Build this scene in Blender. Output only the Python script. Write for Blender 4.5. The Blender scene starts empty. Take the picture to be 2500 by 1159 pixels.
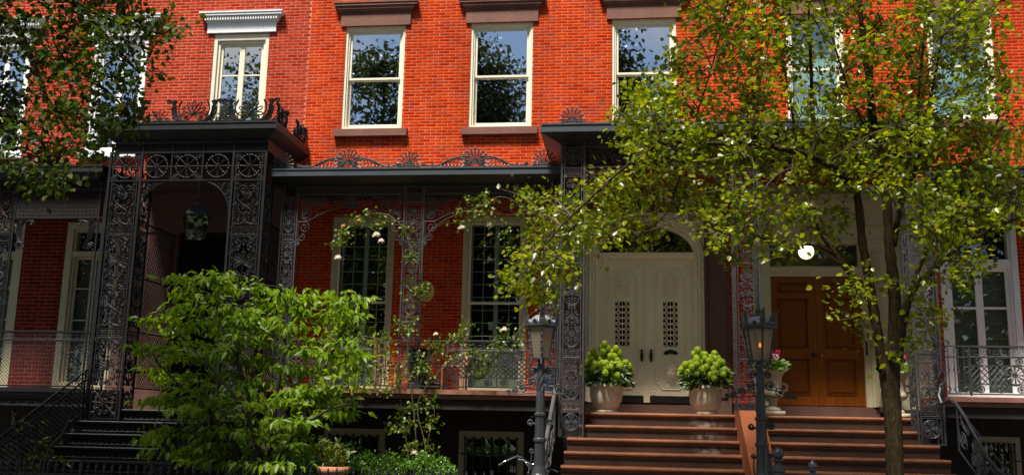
import bpy, math, random
import numpy as np
from mathutils import Vector, Matrix
scene = bpy.context.scene
COL = scene.collection
PI = math.pi
rng = random.Random(7)
R = math.radians

# ------------------------------------------------------------------ camera
CAM = (0.0, -17.5093, 1.6)
FPX, YAW, PITCH, ROLL = 2406.63, 0.11977, 0.18584, 0.02049
_f = np.array([-math.sin(YAW)*math.cos(PITCH), math.cos(YAW)*math.cos(PITCH), math.sin(PITCH)])
_r = np.array([math.cos(YAW), math.sin(YAW), 0.0])
_u = np.cross(_r, _f)
CR = math.cos(ROLL)*_r + math.sin(ROLL)*_u
CU = -math.sin(ROLL)*_r + math.cos(ROLL)*_u
cd = bpy.data.cameras.new('camera'); cam = bpy.data.objects.new('camera', cd); COL.objects.link(cam)
cd.sensor_width = 36; cd.lens = FPX/2500*36; cd.clip_end = 600; cd.clip_start = 0.1
m = Matrix.Identity(4)
for i in range(3):
    m[i][0] = CR[i]; m[i][1] = CU[i]; m[i][2] = -_f[i]; m[i][3] = CAM[i]
cam.matrix_world = m
scene.camera = cam

def at(x, y, Y):
    """world point on the vertical plane Y that the photo shows at pixel x, y"""
    d = _f + (x-1250)/FPX*CR - (y-579.5)/FPX*CU
    t = (Y-CAM[1])/d[1]
    return (CAM[0]+t*d[0], Y, CAM[2]+t*d[2])

# ------------------------------------------------------------------ light
SUN_EL, SUN_AZ = R(63.5), R(203)      # azimuth the light comes from, clockwise from +Y
world = bpy.data.worlds.new('World'); scene.world = world; world.use_nodes = True
nt = world.node_tree; nt.nodes.clear()
def nd(tree, t, **k):
    n = tree.nodes.new(t)
    for a, b in k.items(): setattr(n, a, b)
    return n
sky = nd(nt, 'ShaderNodeTexSky', sky_type='NISHITA', sun_disc=False, sun_elevation=SUN_EL, sun_rotation=SUN_AZ)
sky.air_density = 1.0; sky.dust_density = 0.4
tc = nd(nt, 'ShaderNodeTexCoord')
cl = nd(nt, 'ShaderNodeTexNoise'); cl.inputs['Scale'].default_value = 2.6; cl.inputs['Detail'].default_value = 6; cl.inputs['Roughness'].default_value = .55
rp = nd(nt, 'ShaderNodeValToRGB'); rp.color_ramp.elements[0].position = .50; rp.color_ramp.elements[1].position = .60
mxs = nd(nt, 'ShaderNodeMixRGB'); mxs.inputs[2].default_value = (5.0, 5.2, 5.6, 1)
bg = nd(nt, 'ShaderNodeBackground'); bg.inputs['Strength'].default_value = 0.05
wo = nd(nt, 'ShaderNodeOutputWorld')
mp = nd(nt, 'ShaderNodeMapping'); mp.inputs['Location'].default_value = (5.97, 0.9, 2.4); mp.inputs['Scale'].default_value = (1, 1, 1.8)
nt.links.new(tc.outputs['Generated'], mp.inputs[0]); nt.links.new(mp.outputs[0], cl.inputs['Vector'])
nt.links.new(cl.outputs['Fac'], rp.inputs[0]); nt.links.new(rp.outputs[0], mxs.inputs[0])
nt.links.new(sky.outputs[0], mxs.inputs[1]); nt.links.new(mxs.outputs[0], bg.inputs['Color']); nt.links.new(bg.outputs[0], wo.inputs[0])
sd = bpy.data.lights.new('sun', 'SUN'); sd.energy = 5.0; sd.angle = R(11); sd.color = (1, .95, .86)
sun = bpy.data.objects.new('sun', sd); COL.objects.link(sun)
_sd = Vector((math.sin(SUN_AZ)*math.cos(SUN_EL), math.cos(SUN_AZ)*math.cos(SUN_EL), math.sin(SUN_EL)))
sun.rotation_euler = _sd.to_track_quat('Z', 'Y').to_euler(); sun.location = (0, -20, 30)
vs = scene.view_settings; vs.view_transform = 'Standard'; vs.look = 'None'; vs.gamma = 1; vs.use_curve_mapping = False
vs.exposure = .93

# ------------------------------------------------------------------ materials
MATS = {}
def mat(name, base=(.5, .5, .5), rough=.6, metal=0, grime=0, var=0, spec=.5, noise=None, bump=None, rnd=None, transl=0, stretch=None, coat=0):
    """Principled; var = brightness variation by noise; noise=(scale,detail); bump=(scale,strength); rnd = ramp of colours by random"""
    if name in MATS: return MATS[name]
    M = bpy.data.materials.new(name); M.use_nodes = True; t = M.node_tree; b = t.nodes['Principled BSDF']
    out = [n for n in t.nodes if n.type == 'OUTPUT_MATERIAL'][0]
    b.inputs['Roughness'].default_value = rough; b.inputs['Metallic'].default_value = metal
    b.inputs['Specular IOR Level'].default_value = spec
    b.inputs['Coat Weight'].default_value = coat
    src = None
    co = nd(t, 'ShaderNodeTexCoord')
    vec = co.outputs['Object']
    if stretch:
        mpn = nd(t, 'ShaderNodeMapping'); mpn.inputs['Scale'].default_value = stretch
        t.links.new(vec, mpn.inputs[0]); vec = mpn.outputs[0]
    if rnd:
        at_ = nd(t, 'ShaderNodeAttribute'); at_.attribute_name = 'rnd'
        oi = nd(t, 'ShaderNodeObjectInfo')
        ad = nd(t, 'ShaderNodeMath', operation='ADD'); t.links.new(at_.outputs['Fac'], ad.inputs[0]); 
        # single pieces carry no attribute (0) and use their object's own random number
        gt = nd(t, 'ShaderNodeMath', operation='LESS_THAN'); gt.inputs[1].default_value = 1e-6; t.links.new(at_.outputs['Fac'], gt.inputs[0])
        mu = nd(t, 'ShaderNodeMath', operation='MULTIPLY'); t.links.new(gt.outputs[0], mu.inputs[0]); t.links.new(oi.outputs['Random'], mu.inputs[1])
        t.links.new(mu.outputs[0], ad.inputs[1])
        cr = nd(t, 'ShaderNodeValToRGB'); e = cr.color_ramp.elements
        n = len(rnd)
        while len(e) < n: e.new(.5)
        for i, c in enumerate(rnd):
            e[i].position = i/(n-1); e[i].color = (*c, 1)
        t.links.new(ad.outputs[0], cr.inputs[0]); src = cr.outputs[0]
    if var:
        ns = nd(t, 'ShaderNodeTexNoise'); ns.inputs['Scale'].default_value = (noise or (3, 5))[0]; ns.inputs['Detail'].default_value = (noise or (3, 5))[1]
        ns.inputs['Roughness'].default_value = .65
        t.links.new(vec, ns.inputs['Vector'])
        mr = nd(t, 'ShaderNodeMapRange'); mr.inputs['From Min'].default_value = .25; mr.inputs['From Max'].default_value = .75
        mr.inputs['To Min'].default_value = 1-var; mr.inputs['To Max'].default_value = 1+var
        t.links.new(ns.outputs['Fac'], mr.inputs[0])
        mm = nd(t, 'ShaderNodeMixRGB', blend_type='MULTIPLY'); mm.inputs[0].default_value = 1; mm.inputs[1].default_value = (*base, 1)
        if src is not None: t.links.new(src, mm.inputs[1])
        t.links.new(mr.outputs[0], mm.inputs[2]); src = mm.outputs[0]
    if grime:
        ge = nd(t, 'ShaderNodeNewGeometry'); gm = nd(t, 'ShaderNodeMapping'); gm.inputs['Scale'].default_value = (1.3, 1.3, .35)
        gn = nd(t, 'ShaderNodeTexNoise'); gn.inputs['Scale'].default_value = 1.1; gn.inputs['Detail'].default_value = 7; gn.inputs['Roughness'].default_value = .62
        gr = nd(t, 'ShaderNodeMapRange'); gr.inputs['From Min'].default_value = .36; gr.inputs['From Max'].default_value = .62; gr.inputs['To Min'].default_value = 1-grime; gr.inputs['To Max'].default_value = 1.04
        gx = nd(t, 'ShaderNodeMixRGB', blend_type='MULTIPLY'); gx.inputs[0].default_value = 1; gx.inputs[1].default_value = (*base, 1)
        t.links.new(ge.outputs['Position'], gm.inputs[0]); t.links.new(gm.outputs[0], gn.inputs['Vector']); t.links.new(gn.outputs['Fac'], gr.inputs[0]); t.links.new(gr.outputs[0], gx.inputs[2])
        if src is not None: t.links.new(src, gx.inputs[1])
        src = gx.outputs[0]
    if src is not None: t.links.new(src, b.inputs['Base Color'])
    else: b.inputs['Base Color'].default_value = (*base, 1)
    if bump:
        bn = nd(t, 'ShaderNodeTexNoise'); bn.inputs['Scale'].default_value = bump[0]; bn.inputs['Detail'].default_value = 5
        t.links.new(vec, bn.inputs['Vector'])
        bp = nd(t, 'ShaderNodeBump'); bp.inputs['Strength'].default_value = bump[1]; bp.inputs['Distance'].default_value = .02
        t.links.new(bn.outputs['Fac'], bp.inputs['Height']); t.links.new(bp.outputs[0], b.inputs['Normal'])
    if transl:
        tr = nd(t, 'ShaderNodeBsdfTranslucent'); mx = nd(t, 'ShaderNodeMixShader'); mx.inputs[0].default_value = transl
        hs = nd(t, 'ShaderNodeHueSaturation'); hs.inputs['Value'].default_value = 1.5; hs.inputs['Saturation'].default_value = 1.05
        if src is not None: t.links.new(src, hs.inputs['Color'])
        else: hs.inputs['Color'].default_value = (*base, 1)
        t.links.new(hs.outputs[0], tr.inputs[0]); t.links.new(b.outputs[0], mx.inputs[1]); t.links.new(tr.outputs[0], mx.inputs[2]); t.links.new(mx.outputs[0], out.inputs[0])
    MATS[name] = M
    return M
def emis(name, col, st):
    M = bpy.data.materials.new(name); M.use_nodes = True; b = M.node_tree.nodes['Principled BSDF']
    b.inputs['Base Color'].default_value = (*col, 1); b.inputs['Emission Color'].default_value = (*col, 1); b.inputs['Emission Strength'].default_value = st
    return M
def glass(name, refl, tint=(.7, .75, .72), rough=0.0, wave=.02):
    M = bpy.data.materials.new(name); M.use_nodes = True; t = M.node_tree; t.nodes.clear()
    g = nd(t, 'ShaderNodeBsdfGlossy'); g.inputs['Roughness'].default_value = rough; g.inputs['Color'].default_value = (.93, .95, .97, 1)
    tr = nd(t, 'ShaderNodeBsdfTransparent'); tr.inputs[0].default_value = (*tint, 1)
    mx = nd(t, 'ShaderNodeMixShader'); o = nd(t, 'ShaderNodeOutputMaterial'); mx.inputs[0].default_value = refl
    if wave:
        n = nd(t, 'ShaderNodeTexNoise'); n.inputs['Scale'].default_value = 2.2; n.inputs['Detail'].default_value = 1
        co = nd(t, 'ShaderNodeTexCoord'); t.links.new(co.outputs['Object'], n.inputs['Vector'])
        b = nd(t, 'ShaderNodeBump'); b.inputs['Strength'].default_value = wave; b.inputs['Distance'].default_value = .05
        t.links.new(n.outputs['Fac'], b.inputs['Height']); t.links.new(b.outputs[0], g.inputs['Normal'])
    t.links.new(tr.outputs[0], mx.inputs[1]); t.links.new(g.outputs[0], mx.inputs[2]); t.links.new(mx.outputs[0], o.inputs[0])
    return M

M_BRICK_A = mat('brick_crimson', grime=.12, rnd=[(.27, .018, .006), (.35, .026, .008), (.41, .036, .010), (.33, .034, .018), (.44, .050, .020)], rough=.85, var=.16, noise=(9, 4), bump=(60, .25), spec=.03)
M_BRICK_B = mat('brick_orange', grime=.22, rnd=[(.34, .018, .003), (.43, .028, .003), (.48, .036, .003), (.52, .050, .005), (.44, .050, .018), (.34, .040, .022)], rough=.85, var=.18, noise=(7, 4), bump=(60, .25), spec=.03)
M_BRICK_C = mat('brick_scarlet', grime=.22, rnd=[(.36, .018, .004), (.42, .024, .003), (.47, .030, .004), (.50, .042, .008)], rough=.85, var=.16, noise=(7, 4), bump=(60, .25), spec=.03)
M_MORT_A = mat('mortar_pale', (.52, .20, .13), .9, grime=.35, var=.25, noise=(5, 5))
M_MORT_B = mat('mortar_orange', (.66, .16, .060), .9, grime=.35, var=.25, noise=(5, 5))
M_BROWN = mat('brownstone', (.115, .050, .034), .75, var=.22, noise=(4, 6), bump=(30, .2))
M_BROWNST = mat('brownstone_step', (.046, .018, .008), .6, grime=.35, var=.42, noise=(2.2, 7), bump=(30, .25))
M_TREAD = mat('worn_lit_brownstone_tread', (.26, .085, .028), .65, grime=.4, var=.35, noise=(3, 6), bump=(25, .25))  # worn edges, paler than the risers; light on the nosings is in the colour
M_BRICK_L = mat('porch_shade_brick', grime=.3, rnd=[(.13, .012, .006), (.17, .016, .008), (.20, .022, .010), (.15, .020, .014)], rough=.85, var=.2, noise=(9, 4), bump=(60, .25), spec=.03)  # larger bricks of the lower wall, with the porch shade put into their colour
M_MORT_L = mat('porch_shade_mortar', (.22, .10, .075), .9, grime=.3, var=.25)  # joints of that wall, darkened in colour for the same porch shade
M_BROWNC = mat('brownstone_cap', (.17, .066, .042), .75, grime=.2, var=.2, noise=(4, 6), bump=(30, .2))
M_BROWNL = mat('brownstone_ledge', (.24, .095, .062), .75, var=.2, noise=(4, 6), bump=(30, .2))
M_CHEEK = mat('brownstone_orange', (.36, .10, .028), .75, var=.2, noise=(4, 6), bump=(30, .2))
M_BASE = mat('dark_basement_stone', (.030, .020, .016), .85, var=.3, noise=(3, 6), bump=(20, .3))
M_CREAM = mat('cream_paint', (.74, .68, .52), .5, var=.06, noise=(6, 5))
M_CREAMD = mat('cream_paint_worn', (.50, .43, .27), .55, var=.10, noise=(6, 5))
M_WHITE = mat('white_paint', (.80, .80, .80), .45, var=.06, noise=(6, 5))
M_DOOR = mat('ivory_door_paint', (.86, .75, .55), .45, var=.05, noise=(5, 5))
M_MINT = mat('pale_mint_paint', (.42, .50, .40), .5, var=.06)
M_IRON = mat('grey_painted_iron', (.042, .043, .047), .38, var=.25, noise=(8, 5), bump=(60, .15), spec=.6)
M_IRONB = mat('black_painted_iron', (.011, .011, .012), .45, var=.25, noise=(8, 5), bump=(60, .15), spec=.3)
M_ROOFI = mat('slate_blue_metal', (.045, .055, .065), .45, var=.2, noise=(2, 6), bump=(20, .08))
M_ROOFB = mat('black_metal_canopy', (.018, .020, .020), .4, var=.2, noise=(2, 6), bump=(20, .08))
M_SIDE = mat('rust_brown_paint', (.055, .022, .016), .6, var=.2)
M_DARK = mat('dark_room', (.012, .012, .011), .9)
M_OAK = mat('varnished_oak', (.20, .056, .002), .5, var=.45, noise=(3, 8), stretch=(14, 14, 1.0), spec=.2)
M_OAKD = mat('varnished_oak_edge', (.16, .042, .002), .5, var=.4, noise=(3, 8), stretch=(14, 14, 1.0), spec=.2)
M_BRASS = mat('brass', (.45, .28, .08), .3, 1)
M_BLACK = mat('black_metal', (.012, .012, .012), .35)
M_CHROME = mat('chrome', (.8, .8, .82), .08, 1)
M_RUBBER = mat('black_rubber', (.012, .012, .012), .8)
M_POT = mat('pale_stone_pot', (.50, .44, .33), .8, var=.18, noise=(6, 6), bump=(40, .2))
M_URN = mat('cream_stone_urn', (.42, .36, .25), .8, var=.2, noise=(6, 6), bump=(40, .2))
M_TERRA = mat('terracotta', (.36, .16, .075), .8, var=.15)
M_SOIL = mat('soil', (.03, .02, .012), .95, bump=(50, .5))
M_BARK = mat('grey_brown_bark', rnd=[(.034, .023, .010), (.034, .023, .010)], rough=.9, var=.95, noise=(7, 8), bump=(9, 1.0), stretch=(6, 6, 1.3), spec=.1)
M_STEMD = mat('dark_shrub_stem', (.030, .022, .012), .9)
M_TWIG = mat('twig_bark', (.085, .055, .035), .85, var=.3, noise=(8, 5))
M_STEM = mat('green_stem', (.055, .055, .018), .7)
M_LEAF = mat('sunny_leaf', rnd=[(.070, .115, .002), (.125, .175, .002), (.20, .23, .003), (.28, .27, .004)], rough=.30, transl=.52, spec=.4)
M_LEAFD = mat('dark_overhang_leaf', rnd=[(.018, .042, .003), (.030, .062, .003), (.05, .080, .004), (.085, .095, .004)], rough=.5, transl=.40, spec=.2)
M_LEAFS = mat('shrub_leaf', rnd=[(.085, .165, .003), (.125, .22, .004), (.17, .26, .005), (.21, .275, .006)], rough=.42, transl=.48, spec=.35)
M_LEAFR = mat('rose_leaf', rnd=[(.045, .10, .004), (.085, .15, .005), (.13, .18, .006), (.13, .13, .012)], rough=.4, transl=.35, spec=.5)
M_LEAFH = mat('boxwood_leaf', rnd=[(.030, .080, .005), (.050, .125, .006), (.07, .16, .008), (.09, .18, .010)], rough=.35, transl=.25, spec=.5)
M_LEAFP = mat('park_leaf', rnd=[(.018, .032, .008), (.028, .046, .010), (.040, .062, .012)], rough=.5, transl=.25, spec=.3)
M_LEAFY = mat('hydrangea_leaf', rnd=[(.020, .050, .006), (.035, .075, .008), (.05, .10, .01)], rough=.4, transl=.3)
M_PANI = mat('lime_flower', rnd=[(.20, .30, .006), (.27, .37, .008), (.33, .42, .012), (.40, .46, .03)], rough=.6, transl=.4)
M_PANIY = mat('yellow_flower', rnd=[(.28, .26, .02), (.36, .32, .04), (.40, .34, .05)], rough=.6, transl=.3)
M_PETW = mat('white_petal', rnd=[(.75, .70, .60), (.82, .78, .72), (.8, .66, .55)], rough=.6, transl=.3)
M_PETP = mat('apricot_petal', rnd=[(.75, .35, .10), (.8, .48, .2)], rough=.6, transl=.3)
M_PETR = mat('magenta_petal', rnd=[(.6, .02, .14), (.7, .04, .2)], rough=.6, transl=.3)
M_GL_UP = glass('upper_window_glass', .82, (.55, .6, .56), .012)
M_GL_LO = glass('porch_window_glass', .16, (.80, .86, .82))
M_GL_FROST = mat('frosted_lamp_glass', (.32, .31, .23), .35, spec=.5, transl=.55)
M_GL_LANT = glass('lantern_glass', .25, (.5, .5, .48))
def frosted_pane(name):
    M = bpy.data.materials.new(name); M.use_nodes = True; t = M.node_tree; b = t.nodes['Principled BSDF']; o = [n for n in t.nodes if n.type == 'OUTPUT_MATERIAL'][0]
    b.inputs['Base Color'].default_value = (.46, .44, .34, 1); b.inputs['Roughness'].default_value = .25
    tr = nd(t, 'ShaderNodeBsdfTransparent'); tr.inputs[0].default_value = (.85, .83, .72, 1); tl_ = nd(t, 'ShaderNodeBsdfTranslucent'); tl_.inputs[0].default_value = (.6, .58, .45, 1)
    m1 = nd(t, 'ShaderNodeMixShader'); m1.inputs[0].default_value = .5; m2 = nd(t, 'ShaderNodeMixShader'); m2.inputs[0].default_value = .45
    t.links.new(b.outputs[0], m1.inputs[1]); t.links.new(tl_.outputs[0], m1.inputs[2]); t.links.new(m1.outputs[0], m2.inputs[1]); t.links.new(tr.outputs[0], m2.inputs[2]); t.links.new(m2.outputs[0], o.inputs[0])
    return M
M_CURT = mat('teal_sheer_curtain', (.30, .46, .40), .8, var=.15, noise=(2, 3), stretch=(12, 1, 1))
M_BLIND = mat('grey_green_blind', (.13, .15, .115), .8, var=.1)
M_FLAME = emis('gas_flame', (1, .22, .015), 2.6)
M_GLOBE = emis('lit_globe', (1, .86, .52), 1.9)
M_PLAQ = mat('yellow_plaque', (.62, .50, .12), .5, var=.08)
M_INK = mat('black_lettering', (.03, .025, .01), .6)
M_BLUE = mat('blue_plastic', (.06, .16, .30), .5)
M_ASPH = mat('asphalt', (.05, .05, .05), .9, var=.2, noise=(6, 8), bump=(80, .3))
M_PAVE = mat('bluestone_paving', (.07, .07, .07), .85, var=.15, noise=(3, 6), bump=(30, .15))
M_KERB = mat('granite_kerb', (.30, .30, .29), .8, var=.15)
M_EARTH = mat('yard_earth', (.025, .02, .014), .95, var=.3, bump=(20, .5))

# ------------------------------------------------------------------ builders
def wloc(o):
    v = Vector((0, 0, 0))
    while o is not None:
        v += o.location; o = o.parent
    return v
def thing(name, loc, label, cat, group=None, kind=None):
    o = bpy.data.objects.new(name, None); COL.objects.link(o); o.location = loc; o.empty_display_size = .2
    tag(o, label, cat, group, kind)
    return o
def tag(o, label=None, cat=None, group=None, kind=None):
    if label: o['label'] = label
    if cat: o['category'] = cat
    if group: o['group'] = group
    if kind: o['kind'] = kind
    return o
def place(name, mesh, parent, loc=(0, 0, 0), rz=0, scale=None, kind=None, label=None):
    """an object that shows (shared) mesh data at a world position under its parent"""
    o = bpy.data.objects.new(name, mesh); COL.objects.link(o)
    v = Vector(loc)
    if parent is not None: o.parent = parent; v = v - wloc(parent)
    o.location = v
    if rz: o.rotation_euler = (0, 0, rz)
    if scale is not None: o.scale = scale
    if kind: o['kind'] = kind
    if label: o['label'] = label
    return o
class MB:
    def __init__(s): s.V = []; s.F = []
    def add(s, vs, fs):
        k = len(s.V); s.V += [tuple(v) for v in vs]; s.F += [tuple(i+k for i in f) for f in fs]; return s
    def box(s, x0, x1, y0, y1, z0, z1):
        return s.add([(x0, y0, z0), (x1, y0, z0), (x1, y1, z0), (x0, y1, z0), (x0, y0, z1), (x1, y0, z1), (x1, y1, z1), (x0, y1, z1)],
              [(0, 1, 5, 4), (1, 2, 6, 5), (2, 3, 7, 6), (3, 0, 4, 7), (4, 5, 6, 7), (3, 2, 1, 0)])
    def prof(s, pr, x0, x1, caps=True):
        """extrude a (y,z) outline along x"""
        n = len(pr); vs = [(x0, y, z) for y, z in pr]+[(x1, y, z) for y, z in pr]
        fs = [(i, (i+1) % n, n+(i+1) % n, n+i) for i in range(n)]
        if caps: fs += [tuple(range(n-1, -1, -1)), tuple(range(n, 2*n))]
        return s.add(vs, fs)
    def profy(s, pr, y0, y1):
        """extrude an (x,z) outline along y"""
        n = len(pr); vs = [(x, y0, z) for x, z in pr]+[(x, y1, z) for x, z in pr]
        return s.add(vs, [(i, (i+1) % n, n+(i+1) % n, n+i) for i in range(n)]+[tuple(range(n-1, -1, -1)), tuple(range(n, 2*n))])
    def lathe(s, pr, c=(0, 0, 0), n=16, twist=0, flute=0, nf=8):
        vs = []; fs = []
        for i, (r, z) in enumerate(pr):
            for k in range(n):
                a = 2*PI*k/n+twist*i
                rr = r*(1+flute*math.cos(nf*2*PI*k/n)) if flute else r
                vs.append((c[0]+rr*math.cos(a), c[1]+rr*math.sin(a), c[2]+z))
        for i in range(len(pr)-1):
            for k in range(n):
                a, b = i*n+k, i*n+(k+1) % n; fs.append((a, b, b+n, a+n))
        fs.append(tuple(range(n-1, -1, -1))); fs.append(tuple((len(pr)-1)*n+k for k in range(n)))
        return s.add(vs, fs)
    def tube(s, pts, r, n=6):
        P = [Vector(p) for p in pts]; L = len(P)
        rs = r if isinstance(r, (list, tuple)) else [r]*L
        ref = None; vs = []; fs = []
        for i in range(L):
            t = (P[min(i+1, L-1)]-P[max(i-1, 0)])
            t = t.normalized() if t.length > 1e-9 else Vector((0, 0, 1))
            if ref is None: ref = t.orthogonal().normalized()
            ref = ref-t*ref.dot(t); ref = ref.normalized() if ref.length > 1e-6 else t.orthogonal().normalized()
            b = t.cross(ref)
            for k in range(n):
                a = 2*PI*k/n
                vs.append(P[i]+(ref*math.cos(a)+b*math.sin(a))*rs[i])
        for i in range(L-1):
            for k in range(n):
                a, b2 = i*n+k, i*n+(k+1) % n; fs.append((a, b2, b2+n, a+n))
        fs.append(tuple(range(n-1, -1, -1))); fs.append(tuple((L-1)*n+k for k in range(n)))
        return s.add(vs, fs)
    def st(s, pts, r, y=0.0, dep=None):
        """a bar of diamond section along 2D points in the x,z plane"""
        L = len(pts); rs = r if isinstance(r, (list, tuple)) else [r]*L
        vs = []; fs = []
        for i in range(L):
            a = pts[max(i-1, 0)]; b = pts[min(i+1, L-1)]
            tx, tz = b[0]-a[0], b[1]-a[1]; l = math.hypot(tx, tz) or 1
            nx, nz = -tz/l, tx/l; q = rs[i]; d = dep or q
            x, z = pts[i]
            vs += [(x+nx*q, y, z+nz*q), (x, y-d, z), (x-nx*q, y, z-nz*q), (x, y+d, z)]
        for i in range(L-1):
            for k in range(4):
                a, b2 = i*4+k, i*4+(k+1) % 4; fs.append((a, b2, b2+4, a+4))
        fs += [(3, 2, 1, 0), tuple((L-1)*4+k for k in range(4))]
        return s.add(vs, fs)
    def ring(s, cx, cz, r, q, n=20, y=0.0, rz=None):
        pts = [(cx+r*math.cos(2*PI*k/n), cz+(rz or r)*math.sin(2*PI*k/n)) for k in range(n+1)]
        return s.st(pts, q, y)
    def disc(s, cx, cz, r, y0, y1, n=10):
        return s.profy([(cx+r*math.cos(2*PI*k/n), cz+r*math.sin(2*PI*k/n)) for k in range(n)], y0, y1)
    def ball(s, c, r, n=8, m=5, sz=1):
        return s.lathe([(max(r*math.sin(PI*i/m), 1e-4), -r*sz*math.cos(PI*i/m)) for i in range(m+1)], c, n)
    def mesh(s, name, m, smooth=False, off=(0, 0, 0)):
        me = bpy.data.meshes.new(name)
        ox, oy, oz = off
        me.from_pydata([(a-ox, b-oy, c-oz) for a, b, c in s.V], [], s.F); me.materials.append(m)
        if smooth: me.polygons.foreach_set('use_smooth', [True]*len(me.polygons))
        me.update(); return me
    def build(s, name, m, parent=None, smooth=False, kind=None, label=None):
        off = wloc(parent) if parent is not None else (0, 0, 0)
        o = bpy.data.objects.new(name, s.mesh(name, m, smooth, off)); COL.objects.link(o)
        if parent is not None: o.parent = parent
        if kind: o['kind'] = kind
        if label: o['label'] = label
        return o

# ------------------------------------------------------------------ cast-iron motifs (x,z plane)
def spiral(cx, cz, r0, turns, a0, d=1, n=None, rmin=.16):
    n = n or max(10, int(14*turns)); out = []
    for i in range(n+1):
        t = i/n; r = r0*(1-t)+r0*rmin*t; a = a0+d*2*PI*turns*t
        out.append((cx+r*math.cos(a), cz+r*math.sin(a)))
    return out
def bez(p0, p1, p2, n=8):
    return [((1-t)**2*p0[0]+2*t*(1-t)*p1[0]+t*t*p2[0], (1-t)**2*p0[1]+2*t*(1-t)*p1[1]+t*t*p2[1]) for t in [i/n for i in range(n+1)]]
def petal(mb, x, z, a, l, w, q, fill=False):
    c, s = math.cos(a), math.sin(a)
    pts = []
    for i in range(9):
        t = i/8*2*PI; u = (1-math.cos(t))/2*l; v = math.sin(t)*w*(.35+.65*(1-math.cos(t))/2)
        pts.append((x+c*u-s*v, z+s*u+c*v))
    mb.st(pts, q)
    if fill: mb.st([(x, z), (x+c*l*.85, z+s*l*.85)], [q, q*2.2])
def fan(mb, x, z, r, n, a0, a1, q, loop=True, squash=1.0):
    for i in range(n):
        a = a0+(a1-a0)*i/(n-1); l = r*(1-.22*abs(2*i/(n-1)-1)**2*squash)
        if loop: petal(mb, x, z, a, l, r*.16, q)
        else:
            mb.st([(x+math.cos(a)*l*t, z+math.sin(a)*l*t) for t in (.1, .5, .85, 1.0)], [q*.8, q, q*1.9, q*.9])
def m_vase(w, h, q=.0075):
    """mirrored scroll tree: stacked vase shapes of packed scrolls round a stem"""
    mb = MB(); c = w/2; nb = max(1, round(h/(w*1.9)))
    def half(z):
        t = (z/h*nb) % 1.0
        return w*.47*(.50+.50*math.sin(PI*min(1, t*1.02))**.6)
    ins = lambda x, z: .012 < x < half(z) and .015*h < z < .985*h
    hm = m_fill(ins, (0, w*.47, 0, h), (w*.185, w*.13, w*.095, w*.065, w*.045), int(h*1000)+3, q, 300)
    mb.V += [(c+x, y, z) for x, y, z in hm.V]; mb.F += hm.F
    k = len(mb.V); mb.V += [(c-x, y, z) for x, y, z in hm.V]; mb.F += [tuple(reversed([i+k for i in f])) for f in hm.F]
    mb.st([(c, 0), (c, h*.98)], q*1.2)
    for i in range(nb):
        z0 = h*i/nb; hh = h/nb
        fan(mb, c, z0+hh*.72, w*.26, 5, .45, PI-.45, q*.9); fan(mb, c, z0+hh*.30, w*.30, 5, .5, PI-.5, q*.9)
        for sg in (-1, 1): mb.st(bez((c, z0+hh*.04), (c+sg*w*.5, z0+hh*.06), (c+sg*w*.42, z0+hh*.30), 7), q*1.1)
        mb.st([(c-w*.20, z0+hh*.03), (c+w*.20, z0+hh*.03)], q*1.3)
        for t in (.03, .30, .72): mb.disc(c, z0+hh*t, q*2.8, -q*1.6, q*1.6, 8)
    return mb
def m_heart(w, h, q=.0105, fan_only=False):
    mb = MB(); c = w/2; r = w*.19; zt = h*.80
    for sg in (-1, 1):
        sp = spiral(c+sg*w*.17, zt, r, 1.3, PI if sg > 0 else 0, -sg)
        dn = bez((c, h*.42), (c+sg*w*.55, h*.60), (c+sg*(w*.17+r), zt), 8)
        mb.st(dn+spiral(c+sg*w*.17, zt, r, 1.5, 0 if sg > 0 else PI, sg)[1:], q)
        mb.st(bez((c, h*.42), (c+sg*w*.3, h*.34), (c+sg*w*.16, h*.26), 6)+spiral(c+sg*w*.09, h*.26, w*.07, 1.2, 0 if sg > 0 else PI, sg)[1:], q)
        mb.st(bez((c, h*.10), (c+sg*w*.2, h*.02), (c+sg*w*.36, h*.05), 6)+spiral(c+sg*w*.30, h*.10, w*.08, 1.3, -.6 if sg > 0 else PI+.6, sg)[1:], q)
        bx = c+sg*w*.42
        mb.st([(bx, h*.02), (bx, h*.98)], q*.8)
        for t in (.05, .18, .47, .5, .53, .82, .95): mb.disc(bx, h*t, q*(2.4 if t in (.5, .05, .95) else 1.7), -q*1.6, q*1.6, 6)
        petal(mb, c, h*.10, PI/2-sg*.7, w*.22, w*.05, q*.8)
    fan(mb, c, h*.72, w*.22, 7, PI+.2, 2*PI-.2, q*.8)
    mb.st([(c, h*.03), (c, h*.50)], q)
    mb.disc(c, h*.72, q*2.6, -q*1.6, q*1.6, 8); mb.disc(c, h*.30, q*2, -q*1.6, q*1.6, 8)
    hm = m_fill(lambda x, z: w*.04 < x < w*.5 and h*.03 < z < h*.97, (0, w*.5, 0, h), (w*.10, w*.07, w*.05), 5, q*.75, 34)
    for sg in (1, -1):
        k = len(mb.V); mb.V += [(x if sg > 0 else w-x, y+.006, z) for x, y, z in hm.V]; mb.F += [tuple([i+k for i in f][::sg]) for f in hm.F]
    return mb
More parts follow.
